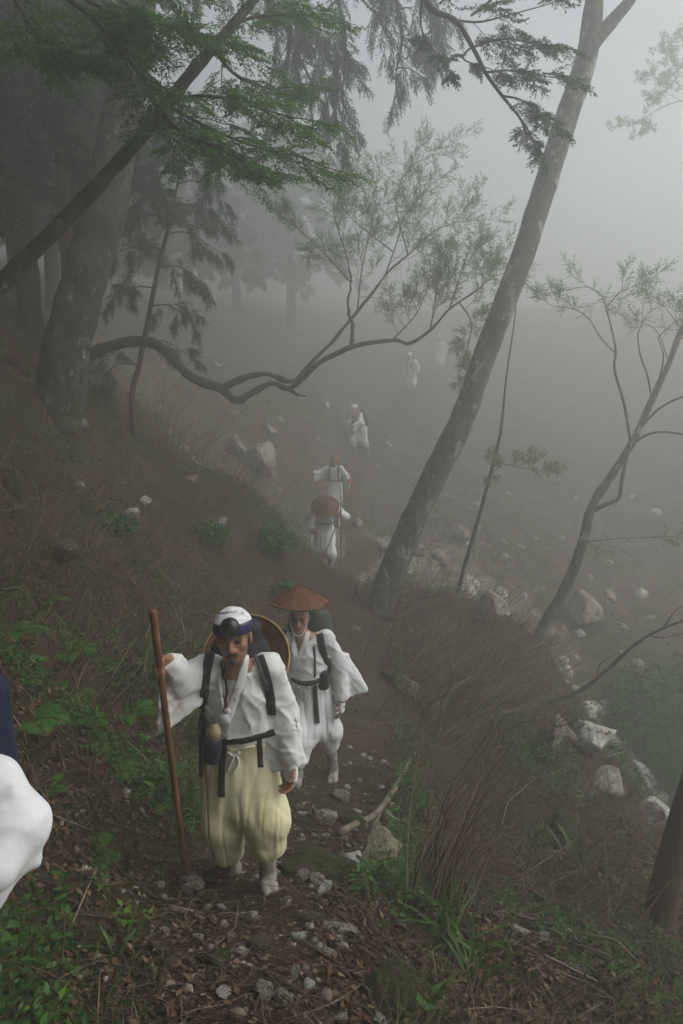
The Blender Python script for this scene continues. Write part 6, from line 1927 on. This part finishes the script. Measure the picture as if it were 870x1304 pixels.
# ---- dry shrubs and stalks
def shrub(px, py, n, label, hpx, fan, lean, rr=.004, spreadr=.12, m='stem', twigs=2, name='dry_shrub', grp='dry leafless shrubs'):
    p = on_ground(px, py); h = px_size(p) * hpx; r = np.random.default_rng(int(px * 5 + py * 11))
    t = empty(name, p); props(t, label, 'shrub', grp)
    g = Geo()
    for k in range(n):
        b = p + np.array([r.normal(0, spreadr), r.normal(0, spreadr), 0]); b[2] = float(hgt(b[0], b[1])) - .02
        d = unit(np.array([lean[0] + r.normal(0, fan), lean[1] + r.normal(0, fan), 1.0])); L = h * r.uniform(.45, 1.08)
        mid = b + d * L * .5 + r.normal(0, .03, 3) * L; e = b + d * L + np.array([lean[0] * .25, lean[1] * .2, -.06]) * L + r.normal(0, .04, 3) * L
        st = catmull([b, mid, e], 7); R = rr * r.uniform(.6, 1.25)
        g.tube(st, np.linspace(R, R * .3, 7), 4, cap=False)
        for _ in range(r.integers(0, twigs + 1)):
            q, tn = along(st, r.uniform(.4, .95)); dd = unit(tn + r.normal(0, .55, 3)); l2 = L * r.uniform(.12, .3)
            g.tube([q, q + dd * l2 * .5 + r.normal(0, .01, 3), q + dd * l2], [R * .5, R * .35, R * .15], 3, cap=False)
    s = g.build('stems', M[m], t); s['kind'] = 'stuff'
shrub(548, 1150, 46, 'tall dry shrub of upright brown stems right of the trail', 215, .13, (.30, .06), .0055, .09)
shrub(560, 1120, 18, 'dry shrub of thinner stems behind the tall one', 170, .22, (.45, .15), .004, .10)
for i, (px, py, n, h) in enumerate([(520, 905, 28, 130), (560, 880, 30, 135), (600, 860, 30, 130), (635, 870, 28, 120), (545, 835, 26, 105), (590, 820, 26, 100), (650, 910, 26, 125), (510, 830, 20, 85), (610, 920, 28, 140), (570, 940, 26, 135)]):
    shrub(px, py, n, ['dry brush below the upright pale shard', 'dry brush in the middle of the thicket', 'dry brush left of the slender tree foot', 'dry brush touching the slender tree foot', 'dry brush below the beech foot',
                      'dry brush around the thin sapling foot', 'dry brush under the slender tree', 'dry brush right of the trail bend', 'dry brush at the lower side of the thicket', 'dry brush at the near end of the thicket'][i], h, .55, (.75, .1), .0052, .30, twigs=4, grp='dry brush thicket on the spur')
for i, (px, py, n, h, ln) in enumerate([(190, 705, 16, 150, (.75, .2)), (90, 690, 14, 110, (.5, 0)), (30, 560, 12, 100, (.3, 0)), (140, 600, 16, 90, (.2, 0)), (250, 600, 40, 80, (.3, 0)), (290, 590, 40, 75, (.3, 0)), (215, 580, 40, 85, (.1, 0)), (55, 720, 10, 120, (.6, 0)), (310, 630, 26, 70, (.3, 0)), (330, 1130, 0, 0, (0, 0))]):
    if n: shrub(px, py, n, ['slanting bundle of pale dry stalks on the bank', 'dry stalks above the dark pale-crested rock', 'dry stalks at the left edge of the bank', 'dry stalks below the lichened trunk', 'dry brush on the shoulder of the bank', 'dry brush at the right end of the bank shoulder', 'dry brush below the conifer sapling', 'dry stalks low at the left of the bank', 'dry brush above the large outcrop'][i], h, .22 if i else .1, ln, .0035 if i else .0045, .16, m='stem' if i else 'straw_grass', grp='dry stalks on the bank')
# green bush on the crest
def bush(px, py, rpx, label, n=900, m='herb', size=.05):
    p = on_ground(px, py); R = px_size(p) * rpx; r = np.random.default_rng(int(px + py)); t = empty('bush', p); props(t, label, 'bush')
    q = r.normal(0, 1, (n, 3)); q /= np.linalg.norm(q, axis=1)[:, None]; q *= (r.random(n) ** .45)[:, None] * R; q[:, 2] = np.abs(q[:, 2]) * 1.1
    lump = 1 + .35 * vnoise(q[:, 0] / R * 2.5 + px, q[:, 1] / R * 2.5, q[:, 2] / R * 2.5)
    q = q * lump[:, None] + p; V, F = leaves_arrays(q, r.normal(0, 1, (n, 3)) + [0, 0, .3], Z_ + r.normal(0, .5, (n, 3)), size * r.uniform(.6, 1.3, n), .9)
    c = mesh_obj('foliage', V, F, M[m], t, smooth=False, tint=np.repeat(r.random(n), 4)); c['kind'] = 'stuff'
    g = Geo()
    for k in range(9):
        e = p + np.array([r.normal(0, .4), r.normal(0, .4), .8]) * R; g.tube(catmull([p - Z_ * .05, (p + e) / 2 + r.normal(0, .04, 3), e], 6), np.linspace(.008, .002, 6), 4)
    g.build('stems', M['twig'], t)
bush(352, 700, 30, 'green leafy bush on the crest left of the bowed walker', 1300, 'fern', .085)
bush(362, 760, 18, 'low green bush beside the conical hat', 500, 'fern', .07)
bush(270, 690, 22, 'green leafy bush in the middle of the bank', 700, 'fern', .075)
bush(150, 680, 22, 'green leafy bush below the jagged white rock', 800, 'fern', .065)

for i_, (px, py, rp) in enumerate([(835, 905, 46), (866, 940, 50), (828, 965, 40), (858, 1000, 44), (806, 885, 36), (880, 890, 50), (795, 930, 26)]):
    bush(px, py, rp, ['hazy green bush below the exposed roots', 'hazy green bush at the right edge above the stream bed', 'hazy green bush above the tall bright boulder', 'hazy green bush at the right edge beside the tall bright boulder', 'hazy green bush left of the exposed roots',
         'hazy green bush at the right edge under the roots', 'hazy green bush near the upstream grey boulder'][i_], 800, 'fern', .13)

# ---- fallen wood
def lying(name, label, px, r0, r1, m, lift=.5, n=26, bump=.14, parts=(), cat='branch'):
    P = np.array([on_ground(a, b) for a, b in px]); P = catmull(P, n); R = np.linspace(r0, r1, n); P[:, 2] += R * lift
    t = empty(name, P[0]); props(t, label, cat)
    g = Geo(); g.tube(P, R, 10, bump=bump, bscale=14); g.build('stem', M[m], t)
    for q, a, b in parts:
        Q = np.array([on_ground(x, y) for x, y in q]); Q = catmull(Q, 14); Q[:, 2] += a * lift
        g = Geo(); g.tube(Q, np.linspace(a, b, 14), 8, bump=bump, bscale=16); g.build('fork', M[m], t)
M['wood_grey'] = mat('weathered_wood', [(.10, .075, .055), (.19, .155, .12), (.28, .24, .195)], 10, .9, .006, 40, stretch=(1, 1, 1))
M['wood_white'] = mat('bleached_wood', [(.22, .19, .15), (.36, .33, .28)], 18, .9, .003, 60)
lying('fallen_branch', 'forked weathered branch lying beside the trail', [(434, 1068), (452, 1058), (474, 1046), (492, 1026), (508, 1000), (521, 974)], .026, .020, 'wood_grey', 1.7, parts=[([(473, 1063), (482, 1046), (494, 1022)], .014, .010)])
lying('dead_stick', 'bleached stick in front of the white angular stone', [(420, 1112), (450, 1110), (488, 1103)], .008, .006, 'wood_white', 1.0)
lying('dead_stick', 'bent bleached stick hanging below the lichened block', [(494, 1098), (489, 1114), (492, 1130), (498, 1142)], .007, .004, 'wood_white', 1.0)
lying('dead_stick', 'short bleached stick near the stone under the staff', [(216, 1158), (236, 1162), (260, 1166)], .008, .007, 'wood_white', 1.0)
lying('dead_stick', 'thin reddish stick below the squarish pale stone', [(382, 1142), (412, 1138), (436, 1136)], .007, .005, 'bark_red', 1.0)
lying('fallen_log', 'greyish mossy log lying on the right slope', [(765, 1105), (785, 1130), (815, 1152), (838, 1160)], .035, .03, 'bark_pale', .6, cat='log')
lying('fallen_log', 'hazy log lying in the gully beside the big pale boulder', [(705, 920), (722, 938), (742, 958)], .07, .06, 'wood_grey', .6, cat='log')
lying('dead_stick', 'long dead stick along the lower edge of the picture', [(480, 1285), (540, 1282), (600, 1290), (680, 1300)], .008, .006, 'stick', 1.2)
lying('dead_stick', 'long thin stick slanting up the lower right slope', [(735, 1300), (770, 1278), (800, 1262), (830, 1240)], .008, .005, 'wood_grey', 1.2)
lying('dead_stick', 'dead branch lying across the left bank below the fern', [(130, 1050), (180, 1062), (225, 1078)], .008, .006, 'stick', 1.2)
# bare limb leaning out over the gully
b0 = on_ground(694, 894); t = empty('bare_branch', b0); props(t, 'bare dark branch arching out over the gully at the right', 'branch')
pb = catmull([b0 - Z_ * .05] + [at(x_, y_, b0[1] - .1) for x_, y_ in [(712, 890), (745, 876), (775, 852), (800, 828), (832, 806), (880, 788), (940, 780)]], 40)
g = Geo(); g.tube(pb, np.linspace(.03, .012, 40), 8, bump=.12, bscale=14); g.build('stem', M['bark_dark'], t)
for q in ([(760, 866), (765, 845), (790, 830)], [(826, 809), (845, 812), (872, 806)], [(845, 800), (862, 776), (890, 765)]):
    g = Geo(); g.tube(catmull([at(x_, y_, b0[1] - .1) for x_, y_ in q], 10), np.linspace(.009, .003, 10), 5); g.build('side_twig', M['bark_dark'], t)
# exposed roots at the right edge
b0 = at(852, 862, 14.2); t = empty('exposed_roots', b0); props(t, 'tangle of pale reddish exposed roots on the far gully bank', 'roots')
for q, r0 in (([(890, 850), (868, 846), (850, 862), (830, 872), (818, 868)], .07), ([(890, 872), (865, 876), (842, 874), (828, 864), (815, 858), (798, 852), (775, 853)], .06), ([(845, 872), (836, 880), (838, 892), (835, 902)], .035), ([(880, 840), (862, 832), (858, 842)], .045), ([(888, 862), (870, 866), (850, 878)], .05)):
    g = Geo(); g.tube(catmull([at(x_, y_, 14.2) for x_, y_ in q], 24), np.linspace(r0, r0 * .4, 24), 8, bump=.14, bscale=8); g.build('root', M['bark_red'], t)
# ------------------------------------------------------------------ mist
_top = max((o.matrix_world @ Vector(c))[2] for o in [k for k in C.objects if k.type == 'MESH'] for c in o.bound_box)
bpy.context.view_layer.update()
_all = np.array([tuple(o.matrix_world @ Vector(c)) for o in C.objects if o.type == 'MESH' for c in o.bound_box])
_lo, _hi = _all.min(0) - 1.0, _all.max(0) + .6
g = Geo()
g.box((_lo + _hi) / 2, ((_hi[0] - _lo[0]) / 2, 0, 0), (0, (_hi[1] - _lo[1]) / 2, 0), (0, 0, (_hi[2] - _lo[2]) / 2))
hz = g.build('haze', None, smooth=False)
hm = bpy.data.materials.new('mist'); hm.use_nodes = True
hm.node_tree.nodes.clear()
ho = hm.node_tree.nodes.new('ShaderNodeOutputMaterial')
hv = hm.node_tree.nodes.new('ShaderNodeVolumePrincipled')
hv.inputs['Color'].default_value = (.972, .986, .964, 1)
hv.inputs['Density'].default_value = HAZE_DENSITY
hv.inputs['Anisotropy'].default_value = 0.74
hm.node_tree.links.new(hv.outputs[0], ho.inputs['Volume'])
hz.data.materials.append(hm)
props(hz, 'pale grey mountain mist hanging in the forest', None, None, 'stuff')
print('HAZE', _lo, _hi, 'tris', sum(sum(max(0, len(p.vertices) - 2) for p in m.polygons) if len(m.polygons) < 3000 else len(m.loops) - 2 * len(m.polygons) for m in bpy.data.meshes))
